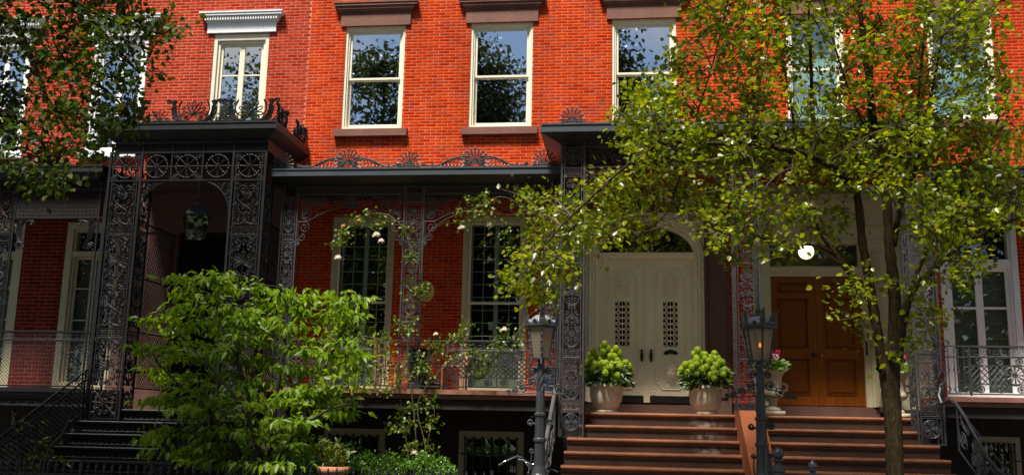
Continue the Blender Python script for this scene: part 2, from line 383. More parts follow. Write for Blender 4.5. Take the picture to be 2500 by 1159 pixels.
def m_palm(w, h, q=.0105):
    mb = MB(); c = w/2
    fan(mb, c, h*.40, w*.34, 9, -.25, PI+.25, q*.8)
    for sg in (-1, 1):
        mb.st(bez((c, h*.36), (c+sg*w*.4, h*.30), (c+sg*w*.30, h*.17), 6)+spiral(c+sg*w*.21, h*.17, w*.09, 1.3, 0 if sg > 0 else PI, -sg)[1:], q)
        mb.st(bez((c, h*.98), (c+sg*w*.30, h*.98), (c+sg*w*.36, h*.88), 6)+spiral(c+sg*w*.26, h*.88, w*.10, 1.4, 0 if sg > 0 else PI, -sg)[1:], q)
        mb.st(spiral(c+sg*w*.22, h*.72, w*.10, 1.3, PI/2, sg), q)
        mb.st(spiral(c+sg*w*.12, h*.07, w*.09, 1.3, PI/2, sg), q)
        bx = c+sg*w*.42
        mb.st([(bx, h*.02), (bx, h*.98)], q*.8)
        for t in (.05, .2, .35, .5, .65, .8, .95): mb.disc(bx, h*t, q*1.9, -q*1.6, q*1.6, 6)
    mb.st([(c, h*.02), (c, h*.97)], q); mb.disc(c, h*.40, q*3, -q*1.8, q*1.8, 8); mb.disc(c, h*.80, q*2, -q*1.8, q*1.8, 8)
    petal(mb, c, h*.78, PI/2, h*.14, w*.07, q*.8)
    hm = m_fill(lambda x, z: w*.04 < x < w*.5 and h*.03 < z < h*.97, (0, w*.5, 0, h), (w*.10, w*.07, w*.05), 5, q*.75, 34)
    for sg in (1, -1):
        k = len(mb.V); mb.V += [(x if sg > 0 else w-x, y+.006, z) for x, y, z in hm.V]; mb.F += [tuple([i+k for i in f][::sg]) for f in hm.F]
    return mb
def m_greek(w, h, n, q=.007):
    mb = MB(); u = w/n
    mb.st([(0, 0), (w, 0)], q); mb.st([(0, h), (w, h)], q)
    for i in range(n):
        x = i*u; f = (lambda a, b: (x+u*a, h*b)) if i % 2 == 0 else (lambda a, b: (x+u*(1-a), h*b))
        p = [f(.08, .12), f(.08, .86), f(.90, .86), f(.90, .22), f(.34, .22), f(.34, .60), f(.64, .60), f(.64, .42)]
        for a, b in zip(p[:-1], p[1:]): mb.st([a, b], q*.8)
    return mb
def m_rosette(w, h, q=.008):
    mb = MB(); cx, cz = w/2, h/2; r = min(w, h)*.46
    mb.ring(cx, cz, r, q, 24); mb.ring(cx, cz, r*.86, q*.6, 20)
    for k in range(4):
        a = k*PI/2
        fan(mb, cx+math.cos(a)*r*.18, cz+math.sin(a)*r*.18, r*.62, 3, a-.45, a+.45, q*.8)
        a += PI/4
        mb.st([(cx, cz), (cx+math.cos(a)*r*.4, cz+math.sin(a)*r*.4)], q)
        for sg in (-1, 1):
            mb.st(spiral(cx+math.cos(a+sg*.32)*r*.62, cz+math.sin(a+sg*.32)*r*.62, r*.16, 1.2, a, sg), q*.7)
    mb.disc(cx, cz, r*.16, -q*1.8, q*1.8, 10)
    return mb
def m_wheel(w, h, corner, q=.0115):
    mb = MB(); cx, cz = w/2, h/2; r = min(w, h)*.40
    mb.ring(cx, cz, r, q*.8, 24); mb.ring(cx, cz, r*.17, q, 10); mb.disc(cx, cz, r*.10, -q*2, q*2, 8)
    for k in range(8):
        a = k*PI/4; c, s = math.cos(a), math.sin(a)
        mb.st([(cx+c*r*.17, cz+s*r*.17), (cx+c*r*.6, cz+s*r*.6), (cx+c*r*.86, cz+s*r*.86)], [q*.7, q*1.2, q*2.0])
        for dx in (-.22, 0, .22):
            mb.ball((cx+math.cos(a+dx)*r*1.0, 0, cz+math.sin(a+dx)*r*1.0), q*1.7, 6, 4)
        if k % 2 == 0: mb.st([(cx+c*r, cz+s*r), (cx+c*w*.5, cz+s*h*.5)], q*.8)
        elif corner:
            mb.st([(cx+c*r*1.0, cz+s*r), (cx+c*r*1.62, cz+s*r*1.62)], q)
            for t in (1.15, 1.35, 1.5):
                for sg in (-1, 1):
                    petal(mb, cx+c*r*t, cz+s*r*t, a+sg*.9, r*.32, r*.08, q*.8)
    return mb
def m_lattice(w, h, cell, q=.006, dots=False, circ=False):
    mb = MB(); n = max(1, round(w/cell)); k = max(1, round(h/cell)); dx, dz = w/n, h/k
    for j in range(-k, n+1):           # one direction, clipped
        for d in (1, -1):
            pts = []
            x0, z0 = j*dx, 0.0
            x1, z1 = (j+k)*dx, h
            t0 = max(0, (0-x0)/(x1-x0)); t1 = min(1, (w-x0)/(x1-x0))
            if t1-t0 < 1e-3: continue
            f = (lambda x: x) if d == 1 else (lambda x: w-x)
            mb.st([(f(x0+(x1-x0)*t0), z0+(z1-z0)*t0), (f(x0+(x1-x0)*t1), z0+(z1-z0)*t1)], q)
    if dots or circ:
        for i in range(n):
            for l in range(k):
                if circ: mb.ring((i+.5)*dx, (l+.5)*dz, min(dx, dz)*.46, q*.8, 8)
                else: mb.disc((i+.5)*dx, (l+.5)*dz, q*1.9, -q*1.5, q*1.5, 6)
    return mb
def m_fill(inside, bb, rs, seed, q=.007, tries=260):
    """scrolls packed into a region"""
    rr = random.Random(seed); mb = MB(); cs = []
    for r in rs:
        for _ in range(tries):
            x = rr.uniform(bb[0]+r*.6, bb[1]-r*.6); z = rr.uniform(bb[2]+r*.6, bb[3]-r*.6)
            if not all(inside(x+r*.95*math.cos(a), z+r*.95*math.sin(a)) for a in [k*PI/4 for k in range(8)]): continue
            if any(math.hypot(x-a, z-b) < (r+c)*.97 for a, b, c in cs): continue
            cs.append((x, z, r))
    for x, z, r in cs:
        a = rr.uniform(0, 2*PI); d = rr.choice((-1, 1))
        mb.st(spiral(x, z, r, 1.55 if r > .05 else 1.2, a, d), q if r > .05 else q*.85)
        if r > .05:
            petal(mb, x+math.cos(a)*r, z+math.sin(a)*r, a+d*1.9, r*.9, r*.22, q*.8)
            for k in range(5): petal(mb, x, z, a+k*1.257, r*.34, r*.12, q*.6)
    return mb
def m_anthemion(w, h, q=.010, n=11, wings=0.0):
    """fan shaped acroterion standing on z=0, centred on x=0"""
    mb = MB(); zc = h*.22
    for i in range(n):
        a = -.30+(PI+.60)*i/(n-1); l = (h-zc)*(1-.10*abs(2*i/(n-1)-1))
        mb.st([(math.cos(a)*l*t, zc+math.sin(a)*l*t) for t in (.15, .5, .8, .93, 1.0)], [q*.9, q*1.0, q*1.25, q*1.7, q*.8], dep=q*1.1)
        mb.ball((math.cos(a)*l*.97, 0, zc+math.sin(a)*l*.97), q*1.2, 6, 4)
    mb.profy([(h*.12*math.cos(k*PI/6), zc+h*.11*math.sin(k*PI/6)) for k in range(12)], -q*1.3, q*1.3)
    mb.ring(0, zc+(h-zc)*.02, (h-zc)*.60, q*.7, 16)
    for sg in (-1, 1):
        r = h*.15
        if not wings:
            mb.st(bez((0, h*.10), (sg*h*.2, h*.16), (sg*w*.46, h*.05), 7), [q*1.6]*4+[q*1.3]*4, dep=q*1.4)
            mb.st(spiral(sg*w*.46, h*.07, h*.06, 1, 0, sg), q)
            for t in (.15, .3): petal(mb, sg*w*t, h*.02, PI/2-sg*.6, h*.2, h*.05, q*.9)
        else:
            mb.st(spiral(sg*h*.30, h*.20, r, 1.4, PI/2, -sg), q*1.5); mb.disc(sg*h*.30, h*.20, r*.5, -q*1.4, q*1.4, 8)
            top = bez((sg*h*.25, h*.52), (sg*wings*.38, h*.58), (sg*wings*.62, h*.16), 10)+bez((sg*wings*.62, h*.16), (sg*wings*.75, 0.0), (sg*wings*.93, h*.12), 6)[1:]
            mb.st(top, [q*1.5]*len(top)); mb.st([(x, z-h*.09) for x, z in top[:11]], q*.9)
            mb.st(spiral(sg*wings*.95, h*.13, h*.10, 1.3, PI/2, -sg), q*1.2); mb.disc(sg*wings*.95, h*.13, q*2, -q*1.4, q*1.4, 6)
            mb.st(spiral(sg*wings*.80, h*.11, h*.07, 1.2, PI/2, sg), q)
            for k in range(7):
                t = .16+.07*k; x = sg*wings*t
                zt = h*(.52-.33*(t/.62)**1.6)
                mb.st([(x, zt), (sg*(wings*t+h*.12), q*1.2)], q*.7); mb.ball((sg*(wings*t+h*.13), 0, q*2.0), q*1.6, 6, 4)
    mb.box(-w*.30, w*.30, -q, q, -.012, .012)
    return mb
# ------------------------------------------------------------------ leaves
def leaf_shape(kind):
    if kind == 'round':   # broad ovate, folded on the midrib
        xy = [(0, 0, 0), (.34, .22, .05), (.40, .52, .07), (.22, .84, .03), (0, 1.05, -.06), (-.22, .84, .03), (-.40, .52, .07), (-.34, .22, .05), (0, .5, -.03)]
        F = [(0, 1, 2, 8), (8, 2, 3, 4), (0, 8, 6, 7), (8, 4, 5, 6)]
    elif kind == 'point':  # long pointed, curled down
        xy = [(0, 0, 0), (.22, .26, .03), (.21, .55, -.02), (0, 1.1, -.28), (-.21, .55, -.02), (-.22, .26, .03), (0, .42, -.05)]
        F = [(0, 1, 2, 6), (6, 2, 3), (0, 6, 4, 5), (6, 3, 4)]
    else:                 # small
        xy = [(0, 0, 0), (.30, .45, .05), (0, 1, -.03), (-.30, .45, .05)]
        F = [(0, 1, 2), (0, 2, 3)]
    return np.array(xy, float), F
LEAFMESH = {}
def leaf_mesh(kind, m):
    key = (kind, m.name)
    if key not in LEAFMESH:
        v, F = leaf_shape(kind); me = bpy.data.meshes.new('leaf'); me.from_pydata(v.tolist(), [], F); me.materials.append(m); me.update()
        LEAFMESH[key] = me
    return LEAFMESH[key]
def rotm(d, n):
    """rows of frames: y axis along d, z axis near n; arrays (N,3)"""
    d = d/np.linalg.norm(d, axis=1, keepdims=True)
    x = np.cross(d, n); x /= np.maximum(np.linalg.norm(x, axis=1, keepdims=True), 1e-6)
    z = np.cross(x, d)
    return np.stack([x, d, z], axis=2)
def foliage(name, P, D, N, S, kind, m, parent, nobj=0, seed=1, attr=None, objname='leaf'):
    """leaves at P: the nobj nearest the street as single parts, the rest joined"""
    P = np.asarray(P, float); S = np.asarray(S, float)
    Rm = rotm(np.asarray(D, float), np.asarray(N, float))
    g = np.random.default_rng(seed)
    off = np.array(wloc(parent)) if parent is not None else np.zeros(3)
    sel = np.zeros(len(P), bool)
    if nobj:
        key = np.linalg.norm(P-np.array(CAM), axis=1)/S
        sel[np.argsort(key)[:nobj]] = True
        lm = leaf_mesh(kind, m)
        for i in np.nonzero(sel)[0]:
            o = bpy.data.objects.new(objname, lm); COL.objects.link(o); o.parent = parent
            M4 = Matrix.Identity(4)
            for a in range(3):
                for b in range(3): M4[a][b] = Rm[i, a, b]*S[i]
                M4[a][3] = P[i, a]-off[a]
            o.matrix_local = M4
    idx = np.nonzero(~sel)[0]
    v, F = leaf_shape(kind); nv = len(v)
    V = np.einsum('nab,kb->nka', Rm[idx], v)*S[idx][:, None, None]+(P[idx]-off)[:, None, :]
    me = mesh_np(name, V.reshape(-1, 3), F, len(idx), nv, m, g)
    o = bpy.data.objects.new(name, me); COL.objects.link(o)
    if parent is not None: o.parent = parent
    o['kind'] = 'stuff'
    return o
def mesh_np(name, V, F, n, nv, m, g):
    me = bpy.data.meshes.new(name)
    lens = np.array([len(f) for f in F]); flat = np.concatenate([np.array(f) for f in F])
    loops = (flat[None, :]+(np.arange(n)*nv)[:, None]).reshape(-1)
    tot = np.tile(lens, n); start = np.concatenate([[0], np.cumsum(tot)[:-1]])
    me.vertices.add(len(V)); me.vertices.foreach_set('co', V.astype(np.float32).reshape(-1))
    me.loops.add(len(loops)); me.loops.foreach_set('vertex_index', loops.astype(np.int32))
    me.polygons.add(len(tot)); me.polygons.foreach_set('loop_start', start.astype(np.int32)); me.polygons.foreach_set('loop_total', tot.astype(np.int32))
    me.materials.append(m)
    a = me.attributes.new('rnd', 'FLOAT', 'FACE')
    a.data.foreach_set('value', np.repeat(g.uniform(.001, 1, n), len(F)).astype(np.float32))
    me.update(calc_edges=True); me.validate()
    return me
# ================================================================== the ground
def sheet(name, x0, x1, y0, y1, z, m, thick=None):
    b = MB()
    if thick: b.box(x0, x1, y0, y1, z-thick, z)
    else: b.add([(x0, y0, z), (x1, y0, z), (x1, y1, z), (x0, y1, z)], [(0, 1, 2, 3)])
    o = b.build(name, m); o['kind'] = 'structure'; return o
sheet('ground', -150, 150, -150, 150, -.16, M_EARTH)
sheet('road', -150, 150, -15.4, -8.2, -.13, M_ASPH)
sheet('sidewalk', -60, 60, -8.05, -4.75, 0, M_PAVE, .2)
sheet('kerb', -60, 60, -8.2, -8.05, .01, M_KERB, .3)
sheet('yard', -16, 14, -4.75, .2, .0, M_EARTH, .2)
sheet('park_pavement', -60, 60, -21, -15.5, 0, M_PAVE, .2)
sheet('park_lawn', -150, 150, -100, -21, .02, mat('lawn', (.04, .07, .012), .9, var=.3), .2)

# ================================================================== houses
def face_wall(mb, x0, x1, z0, z1, ops, dep=.34, y=0.0):
    xs = sorted({x0, x1} | {min(max(v, x0), x1) for o in ops for v in o[:2]}); zs = sorted({z0, z1} | {min(max(v, z0), z1) for o in ops for v in o[2:]})
    for a, b in zip(xs[:-1], xs[1:]):
        for c, d in zip(zs[:-1], zs[1:]):
            mx, mz = (a+b)/2, (c+d)/2
            if any(o[0] < mx < o[1] and o[2] < mz < o[3] for o in ops): continue
            mb.add([(a, y, c), (b, y, c), (b, y, d), (a, y, d)], [(0, 1, 2, 3)])
    for a, b, c, d in ops:
        e = y+dep
        mb.add([(a, y, c), (a, e, c), (a, e, d), (a, y, d)], [(0, 1, 2, 3)]); mb.add([(b, y, c), (b, e, c), (b, e, d), (b, y, d)], [(3, 2, 1, 0)])
        mb.add([(a, y, d), (b, y, d), (b, e, d), (a, e, d)], [(0, 1, 2, 3)]); mb.add([(a, y, c), (b, y, c), (b, e, c), (a, e, c)], [(3, 2, 1, 0)])
def brick_proto(L, H):
    b = MB(); e = .0012; d = .0009
    b.add([(0, 0, 0), (L, 0, 0), (L, 0, H), (0, 0, H), (e, -d, e), (L-e, -d, e), (L-e, -d, H-e), (e, -d, H-e)],
          [(4, 5, 6, 7), (0, 1, 5, 4), (1, 2, 6, 5), (2, 3, 7, 6), (3, 0, 4, 7)])
    return b
def courses(parent, x0, x1, z0, z1, ops, pitch, ch, m, joint=.0105, singles=0, seed=1, zmin_single=5.9):
    """running bond: the bricks nearest the camera as single parts, the rest joined"""
    rr = random.Random(seed); L = []
    k = 0; z = z0
    while z+ch <= z1+1e-6:
        za, zb = z, z+ch-joint
        free = [(x0, x1)]
        for a, b, c, d in ops:
            if c < zb and d > za:
                nf = []
                for p, q in free:
                    if b <= p or a >= q: nf.append((p, q)); continue
                    if a > p: nf.append((p, a))
                    if b < q: nf.append((b, q))
                free = nf
        offs = (k % 2)*pitch/2+rr.uniform(-.006, .006)
        for p, q in free:
            i = math.floor((p-x0-offs)/pitch)
            x = x0+offs+i*pitch
            while x < q-1e-6:
                a, b = max(x, p), min(x+pitch-joint, q)
                if b-a > .02: L.append((a+rr.uniform(-.0015, .0015), b+rr.uniform(-.0015, .0015), za+rr.uniform(-.001, .001), zb, abs(b-a-(pitch-joint)) < 1e-6))
                x += pitch
        z += ch; k += 1
    full = [i for i, t in enumerate(L) if t[4] and t[2] > zmin_single]
    full.sort(key=lambda i: (L[i][0]-CAM[0])**2+(L[i][2]-1.6)**2)
    sel = set(full[:singles])
    me = brick_proto(pitch-joint, ch-joint).mesh('brick', m)
    for i in sel: place('brick', me, parent, (L[i][0], rr.uniform(-.0008, -.0001), L[i][2]))
    rest = [t for i, t in enumerate(L) if i not in sel]
    pr = brick_proto(1, 1)
    V = np.zeros((len(rest), 8, 3)); e = .0012; off = np.array(wloc(parent))
    for i, (a, b, c, d, _) in enumerate(rest):
        y = rr.uniform(-.0008, -.0001)
        V[i] = [(a, y, c), (b, y, c), (b, y, d), (a, y, d), (a+e, y-.0009, c+e), (b-e, y-.0009, c+e), (b-e, y-.0009, d-e), (a+e, y-.0009, d-e)]
    V -= off
    o = bpy.data.objects.new('brick_courses', mesh_np('brick_courses', V.reshape(-1, 3), pr.F, len(rest), 8, m, np.random.default_rng(seed))); COL.objects.link(o)
    o.parent = parent; o['kind'] = 'stuff'
def frame_rect(mb, x0, x1, z0, z1, w, y0, y1, top=None, bot=None):
    t = w if top is None else top; b = w if bot is None else bot
    mb.box(x0, x0+w, y0, y1, z0, z1); mb.box(x1-w, x1, y0, y1, z0, z1)
    mb.box(x0+w, x1-w, y0, y1, z1-t, z1); mb.box(x0+w, x1-w, y0, y1, z0, z0+b)
def pane(parent, x0, x1, z0, z1, y, m):
    return MB().add([(x0, y, z0), (x1, y, z0), (x1, y, z1), (x0, y, z1)], [(0, 1, 2, 3)]).build('pane', m, parent)
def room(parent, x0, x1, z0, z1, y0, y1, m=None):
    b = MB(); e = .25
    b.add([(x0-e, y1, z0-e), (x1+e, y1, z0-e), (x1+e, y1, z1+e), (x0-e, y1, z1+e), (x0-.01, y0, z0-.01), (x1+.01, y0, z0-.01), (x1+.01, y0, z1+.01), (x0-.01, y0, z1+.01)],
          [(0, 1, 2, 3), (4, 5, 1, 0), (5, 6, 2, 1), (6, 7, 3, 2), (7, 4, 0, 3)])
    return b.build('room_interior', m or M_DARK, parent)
def lintel(parent, x0, x1, z0, z1, zc, m, dent=False, proj=.13):
    """frieze board from z0 with a moulded cornice on top"""
    xc0, xc1 = x0-.11, x1+.11
    b = MB(); b.prof([(0, z0), (-.045, z0), (-.045, zc), (0, zc)], x0, x1)
    o = b.build('window_cornice', m, parent)
    c = MB(); h = z1-zc
    # mitred moulding: stacked slabs that step outwards
    for t0, t1, p, e in ((0, .16, .060, .02), (.16, .34, .085, .045), (.34, .50, .105, .065), (.50, .62, .115, .085), (.62, .86, proj, .13), (.86, 1.0, proj+.015, .145)):
        c.box(x0-e+.0, x1+e, -p, 0, zc+h*t0, zc+h*t1)
    c.build('moulding', m, o)
    if dent:
        d = MB(); n = int((x1-x0)/.05)
        for i in range(n+1):
            x = x0-.02+(x1-x0+.04)*i/n; d.box(x-.013, x+.013, -.128, -.086, zc+h*.18, zc+h*.48)
        s = d.build('dentil', m, o); s['kind'] = 'stuff'
    return o
def sash_window(house, x0, x1, z0, z1, zm, m, gl, y=.05, fw=.095, curtain=None, sill=None, label=None):
    """double-hung window: casing > upper and lower sash, panes"""
    f = MB(); frame_rect(f, x0, x1, z0, z1, fw*.45, y-.03, y+.16); frame_rect(f, x0+fw*.45, x1-fw*.45, z0+fw*.3, z1-fw*.45, fw*.30, y, y+.16)
    w = f.build('window', m, house, label=label)
    a, b = x0+fw*.75, x1-fw*.75
    s = MB(); frame_rect(s, a, b, zm-.02, z1-fw*.75, .045, y+.035, y+.075, top=.05, bot=.04); s.build('sash', m, w)
    s = MB(); frame_rect(s, a, b, z0+fw*.6, zm+.02, .045, y+.078, y+.118, top=.045, bot=.07); s.build('sash', m, w)
    pane(w, a+.04, b-.04, zm, z1-fw*.75-.04, y+.055, gl); pane(w, a+.04, b-.04, z0+fw*.6+.04, zm, y+.098, gl)
    room(w, x0, x1, z0, z1, y+.165, y+1.3)
    if curtain:
        c = MB(); n = 26
        vs = []
        for i in range(n+1):
            x = a+(b-a)*i/n; yy = y+.24+.02*math.sin(i*1.9)
            vs += [(x, yy, z0+.05), (x, yy, z1-.05)]
        c.add(vs, [(2*i, 2*i+2, 2*i+3, 2*i+1) for i in range(n)]); c.build('curtain', curtain, w)
    return w
HT = 10.6
def house_shell(name, x0, x1, label, ops, mort, base_ops):
    h = thing(name, ((x0+x1)/2, 0, 0), label, 'house', 'brick row houses')
    w = MB(); face_wall(w, x0, x1, 2.0, HT, ops)
    w.add([(x0, 8, 2), (x1, 8, 2), (x1, 8, HT), (x0, 8, HT), (x0, .0, 2), (x1, .0, 2), (x1, .0, HT), (x0, .0, HT)], [(1, 0, 3, 2), (0, 4, 7, 3), (5, 1, 2, 6)])
    w.build('wall', mort, h)
    r = MB(); r.box(x0, x1, .005, 8, HT, HT+.12); r.prof([(0, HT-.02), (-.10, HT+.02), (-.25, HT+.10), (-.25, HT+.3), (.0, HT+.3)], x0+.01, x1-.01); r.build('roof', M_BROWN, h)
    b = MB(); face_wall(b, x0, x1, -.15, 2.0, base_ops, y=.02); b.build('basement_wall', M_BASE, h)
    return h
def basement_window(h, x0, x1, z1):
    f = MB(); frame_rect(f, x0, x1, .2, z1, .10, .03, .14); frame_rect(f, x0+.10, x1-.10, .3, z1-.1, .03, .05, .14)
    w = f.build('window', M_CREAMD, h); pane(w, x0+.12, x1-.12, .32, z1-.12, .10, M_GL_LO); room(w, x0, x1, .2, z1, .15, 1.0, mat('dim_green_room', (.035, .04, .02), .9))
    g = MB(); n = 7
    g.box(x0+.04, x1-.04, -.035, -.023, z1-.40, z1-.375)
    for i in range(n):
        x = x0+.12+(x1-x0-.24)*i/(n-1); g.box(x-.011, x+.011, -.042, -.020, .15, z1-.13)
        g.ball((x, -.03, z1-.12), .030, 6, 4); g.ball((x, -.03, z1-.24), .022, 6, 4)
    g.build('window_bar', M_BLACK, w)

UPZ = (7.0, 9.06)
# ------------------------------------------------ house B (orange brick)
B0, B1 = -6.14, 1.88
wB = [(-5.42, -4.25), (-2.97, -1.79), (-.30, .88)]
pB = [(-5.46, -4.29), (-3.0, -1.82)]
opsB = [(a, b, UPZ[0], UPZ[1]) for a, b in wB]+[(a, b, 2.12, 5.30) for a, b in pB]+[(-1.27, 1.75, 2.0, 5.75)]
hB = house_shell('brick_house', B0, B1, 'orange-red brick house with brown stone window caps and a white double door', opsB, M_MORT_B, [(-5.44, -4.31, .2, 1.45), (-2.98, -1.83, .2, 1.455)])
courses(hB, B0+.004, B1-.004, 2.0, HT-.05, [(a-.003, b+.003, c, d) for a, b, c, d in opsB], .213, .0600, M_BRICK_B, singles=300, seed=2)
for i, (a, b) in enumerate(wB):
    sash_window(hB, a, b, *UPZ, 8.03, M_CREAM, M_GL_UP)
    lintel(hB, a-.10, b+.10, 9.065, 9.53, 9.32, M_BROWNC)
    s = MB(); s.prof([(0.1, 6.85), (-.10, 6.85), (-.10, 6.985), (.1, 7.0)], a-.12, b+.12); s.build('window_sill', M_BROWNC, hB)
for a, b in ((-5.44, -4.31), (-2.98, -1.83)): basement_window(hB, a, b, 1.45)
def porch_window(h, x0, x1, z0, z1, zm):
    f = MB(); frame_rect(f, x0, x1, z0, z1, .075, -.012, .16); frame_rect(f, x0+.075, x1-.075, z0+.05, z1-.075, .035, .02, .16)
    w = f.build('window', M_CREAMD, h)
    a, b = x0+.11, x1-.11
    s = MB(); frame_rect(s, a, b, zm-.02, z1-.11, .03, .05, .085); frame_rect(s, a, b, z0+.06, zm+.035, .03, .09, .125, top=.05); s.build('sash', M_CREAM, w)
    pane(w, a+.03, b-.03, zm, z1-.13, .068, M_GL_LO); pane(w, a+.03, b-.03, z0+.09, zm, .108, M_GL_LO)
    # inner french casement behind the storm glass
    for s0, s1 in ((a, (a+b)/2), ((a+b)/2, b)):
        c = MB(); frame_rect(c, s0, s1, z0+.05, z1-.1, .038, .24, .28)
        mid = (s0+s1)/2; zp = z0+.80
        c.box(mid-.007, mid+.007, .25, .27, zp, z1-.1); c.box(s0+.03, s1-.03, .245, .275, zp-.06, zp)
        z = zp+.225
        while z < z1-.2:
            c.box(s0+.03, s1-.03, .25, .27, z-.007, z+.007); z += .235
        c.box(s0+.05, s1-.05, .262, .278, z0+.09, zp-.05)
        k = c.build('casement', M_MINT, w)
        l = MB(); l.box(s1-.12 if s0 == a else s0+.0, s1-.035 if s0 == a else s0+.03, .215, .239, z0+1.13, z0+1.28); l.build('lock_box', M_MINT, k)
    room(w, x0, x1, z0, z1, .30, 1.4)
for a, b in pB: porch_window(hB, a, b, 2.12, 5.30, 3.72)

# white double door in its arched surround
def white_entrance(h):
    X0, X1, Z0 = -.53, 1.15, 1.97; cx = (X0+X1)/2; zs = 4.60; rx, rz = .84, .53
    # brown stone piers and lintel round it
    s = MB(); s.box(1.33, 1.755, -.06, .1, 1.8, 5.38); s.box(1.40, 1.69, -.085, -.06, 2.1, 5.30)
    s.box(-1.28, -.785, -.06, .1, 1.8, 5.38); s.box(-1.20, -.86, -.085, -.06, 2.1, 5.30); s.box(-1.28, 1.755, -.075, .1, 5.38, 5.76); s.box(-1.28, 1.755, -.12, -.075, 5.55, 5.65)
    sur = s.build('door_surround', M_BROWN, h)
    # white arched frame plate with an elliptic hole
    pl = MB(); n = 24; y0, y1 = .04, .18
    ax = [cx+rx*math.cos(PI-PI*i/n) for i in range(n+1)]; az = [zs+rz*math.sin(PI*i/n) for i in range(n+1)]
    O0, O1, OT = -.785, 1.33, 5.375
    for i in range(n):
        pl.add([(ax[i], y0, az[i]), (ax[i+1], y0, az[i+1]), (ax[i+1], y0, OT), (ax[i], y0, OT)], [(0, 1, 2, 3)])
        pl.add([(ax[i], y0, az[i]), (ax[i+1], y0, az[i+1]), (ax[i+1], y1, az[i+1]), (ax[i], y1, az[i])], [(3, 2, 1, 0)])
    pl.box(O0, cx-rx, y0, y1, 1.9, OT); pl.box(cx+rx, O1, y0, y1, 1.9, OT)
    dr = pl.build('entrance', M_DOOR, h)
    mo = MB()
    for r_, q in ((1.06, .026), (1.13, .020), (1.20, .030)):
        pts = [(cx-rx*r_, 1.98)]+[(cx+rx*r_*math.cos(PI-PI*i/n), zs+rz*(r_*1.0+(r_-1)*.6)*math.sin(PI*i/n)) for i in range(n+1)]+[(cx+rx*r_, 1.98)]
        mo.st(pts, q, y0)
    for k in range(60):      # egg-and-dart beads along the jambs and arch
        t = k/59
        if t < .34: x, z = cx-rx*1.165, 2.0+(zs-2.0)*t/.34
        elif t > .66: x, z = cx+rx*1.165, 2.0+(zs-2.0)*(1-t)/.34
        else:
            a = PI-PI*(t-.34)/.32; x, z = cx+rx*1.165*math.cos(a), zs+rz*1.26*math.sin(a)
        mo.ball((x, y0-.012, z), .022, 6, 4)
    mo.build('archivolt', M_DOOR, dr)
    MB().prof([(.02, 4.54), (-.005, 4.57), (-.03, 4.60), (-.03, 4.635), (.16, 4.635), (.16, 4.54)], cx-rx, cx+rx).build('transom_bar', M_DOOR, dr)
    g = MB(); g.add([(cx, .12, zs)]+[(x, .12, z) for x, z in zip(ax, az)], [(0, i+1, i+2) for i in range(n)]); g.build('fanlight_pane', M_GL_LO, dr)
    room(dr, cx-rx, cx+rx, 1.95, zs+rz, .30, 1.3)
    MB().box(cx-rx, cx+rx, .0, .28, 1.80, 1.965).build('threshold', M_BROWN, dr)
    for sg in (-1, 1):
        a, b = (X0, cx-.006) if sg < 0 else (cx+.006, X1)
        c = (a+b)/2; wl = b-a
        d = MB()
        gw = .125; g0, g1 = 2.98, 3.78
        y0, y1 = .115, .16
        # slab with a long pierced opening
        d.box(a, c-gw, y0, y1, Z0, 4.54); d.box(c+gw, b, y0, y1, Z0, 4.54); d.box(c-gw, c+gw, y0, y1, Z0, g0); d.box(c-gw, c+gw, y0, y1, g1, 4.54)
        d.box(b-.025 if sg < 0 else a-.025, b+.025 if sg < 0 else a+.025, y0-.018, y0-.002, Z0, 4.54) if sg > 0 else None
        leaf = d.build('door', M_DOOR, h)
        r = MB(); y = y0
        for ins, q in ((.0, .020), (.040, .012)):
            x0_, x1_, z0_, z1_ = c-.27+ins, c+.27-ins, 2.22+ins, 4.36-ins; k = .12
            for (za, zb, s2) in ((z0_, z1_, 1),):
                pts = [(x0_, z0_+k), (x0_, z1_-k), (x0_+k*.35, z1_-k), (x0_+k, z1_-k*.1), (x1_-k, z1_-k*.1), (x1_-k*.35, z1_-k), (x1_, z1_-k), (x1_, z0_+k), (x1_-k*.35, z0_+k), (x1_-k, z0_+k*.1), (x0_+k, z0_+k*.1), (x0_+k*.35, z0_+k), (x0_, z0_+k)]
                r.st(pts, q, y)
        for zc, hh in ((4.05, .24), (2.58, .22)):
            for s_, q in ((1, .018), (.68, .012)):
                ww, h2 = .125*s_, hh*s_ if s_ == 1 else hh*.80
                pts = [(c+ww*math.copysign(abs(math.cos(t))**.75, math.cos(t)), zc+h2*math.copysign(abs(math.sin(t))**.75, math.sin(t))) for t in [2*PI*i/24 for i in range(25)]]
                r.st(pts, q, y)
            fan(r, c, zc-.02, .13, 5, .5, PI-.5, .007); fan(r, c, zc-.03, .10, 4, PI+.6, 2*PI-.6, .007); r.disc(c, zc-.02, .03, y-.02, y, 8)
        for x in (c-.30, c+.30):
            for z in (4.42, 2.15):
                r.ring(x, z, .043, .010, 14, y); r.disc(x, z, .018, y-.016, y, 8)
        rr = MB(); r2 = r
        r2.st(bez((c-.15, 3.86), (c, 3.80), (c+.15, 3.86), 8), .010, y); r2.st([(c-.15, 3.86), (c-.15, 2.93)], .008, y); r2.st([(c+.15, 3.86), (c+.15, 2.93)], .008, y)
        r2.st(bez((c-.15, 2.93), (c, 3.0), (c+.15, 2.93), 8), .010, y)
        # raised mouldings sit on the door face
        r.build('moulding', M_DOOR, leaf)
        gr = MB(); nz = 8
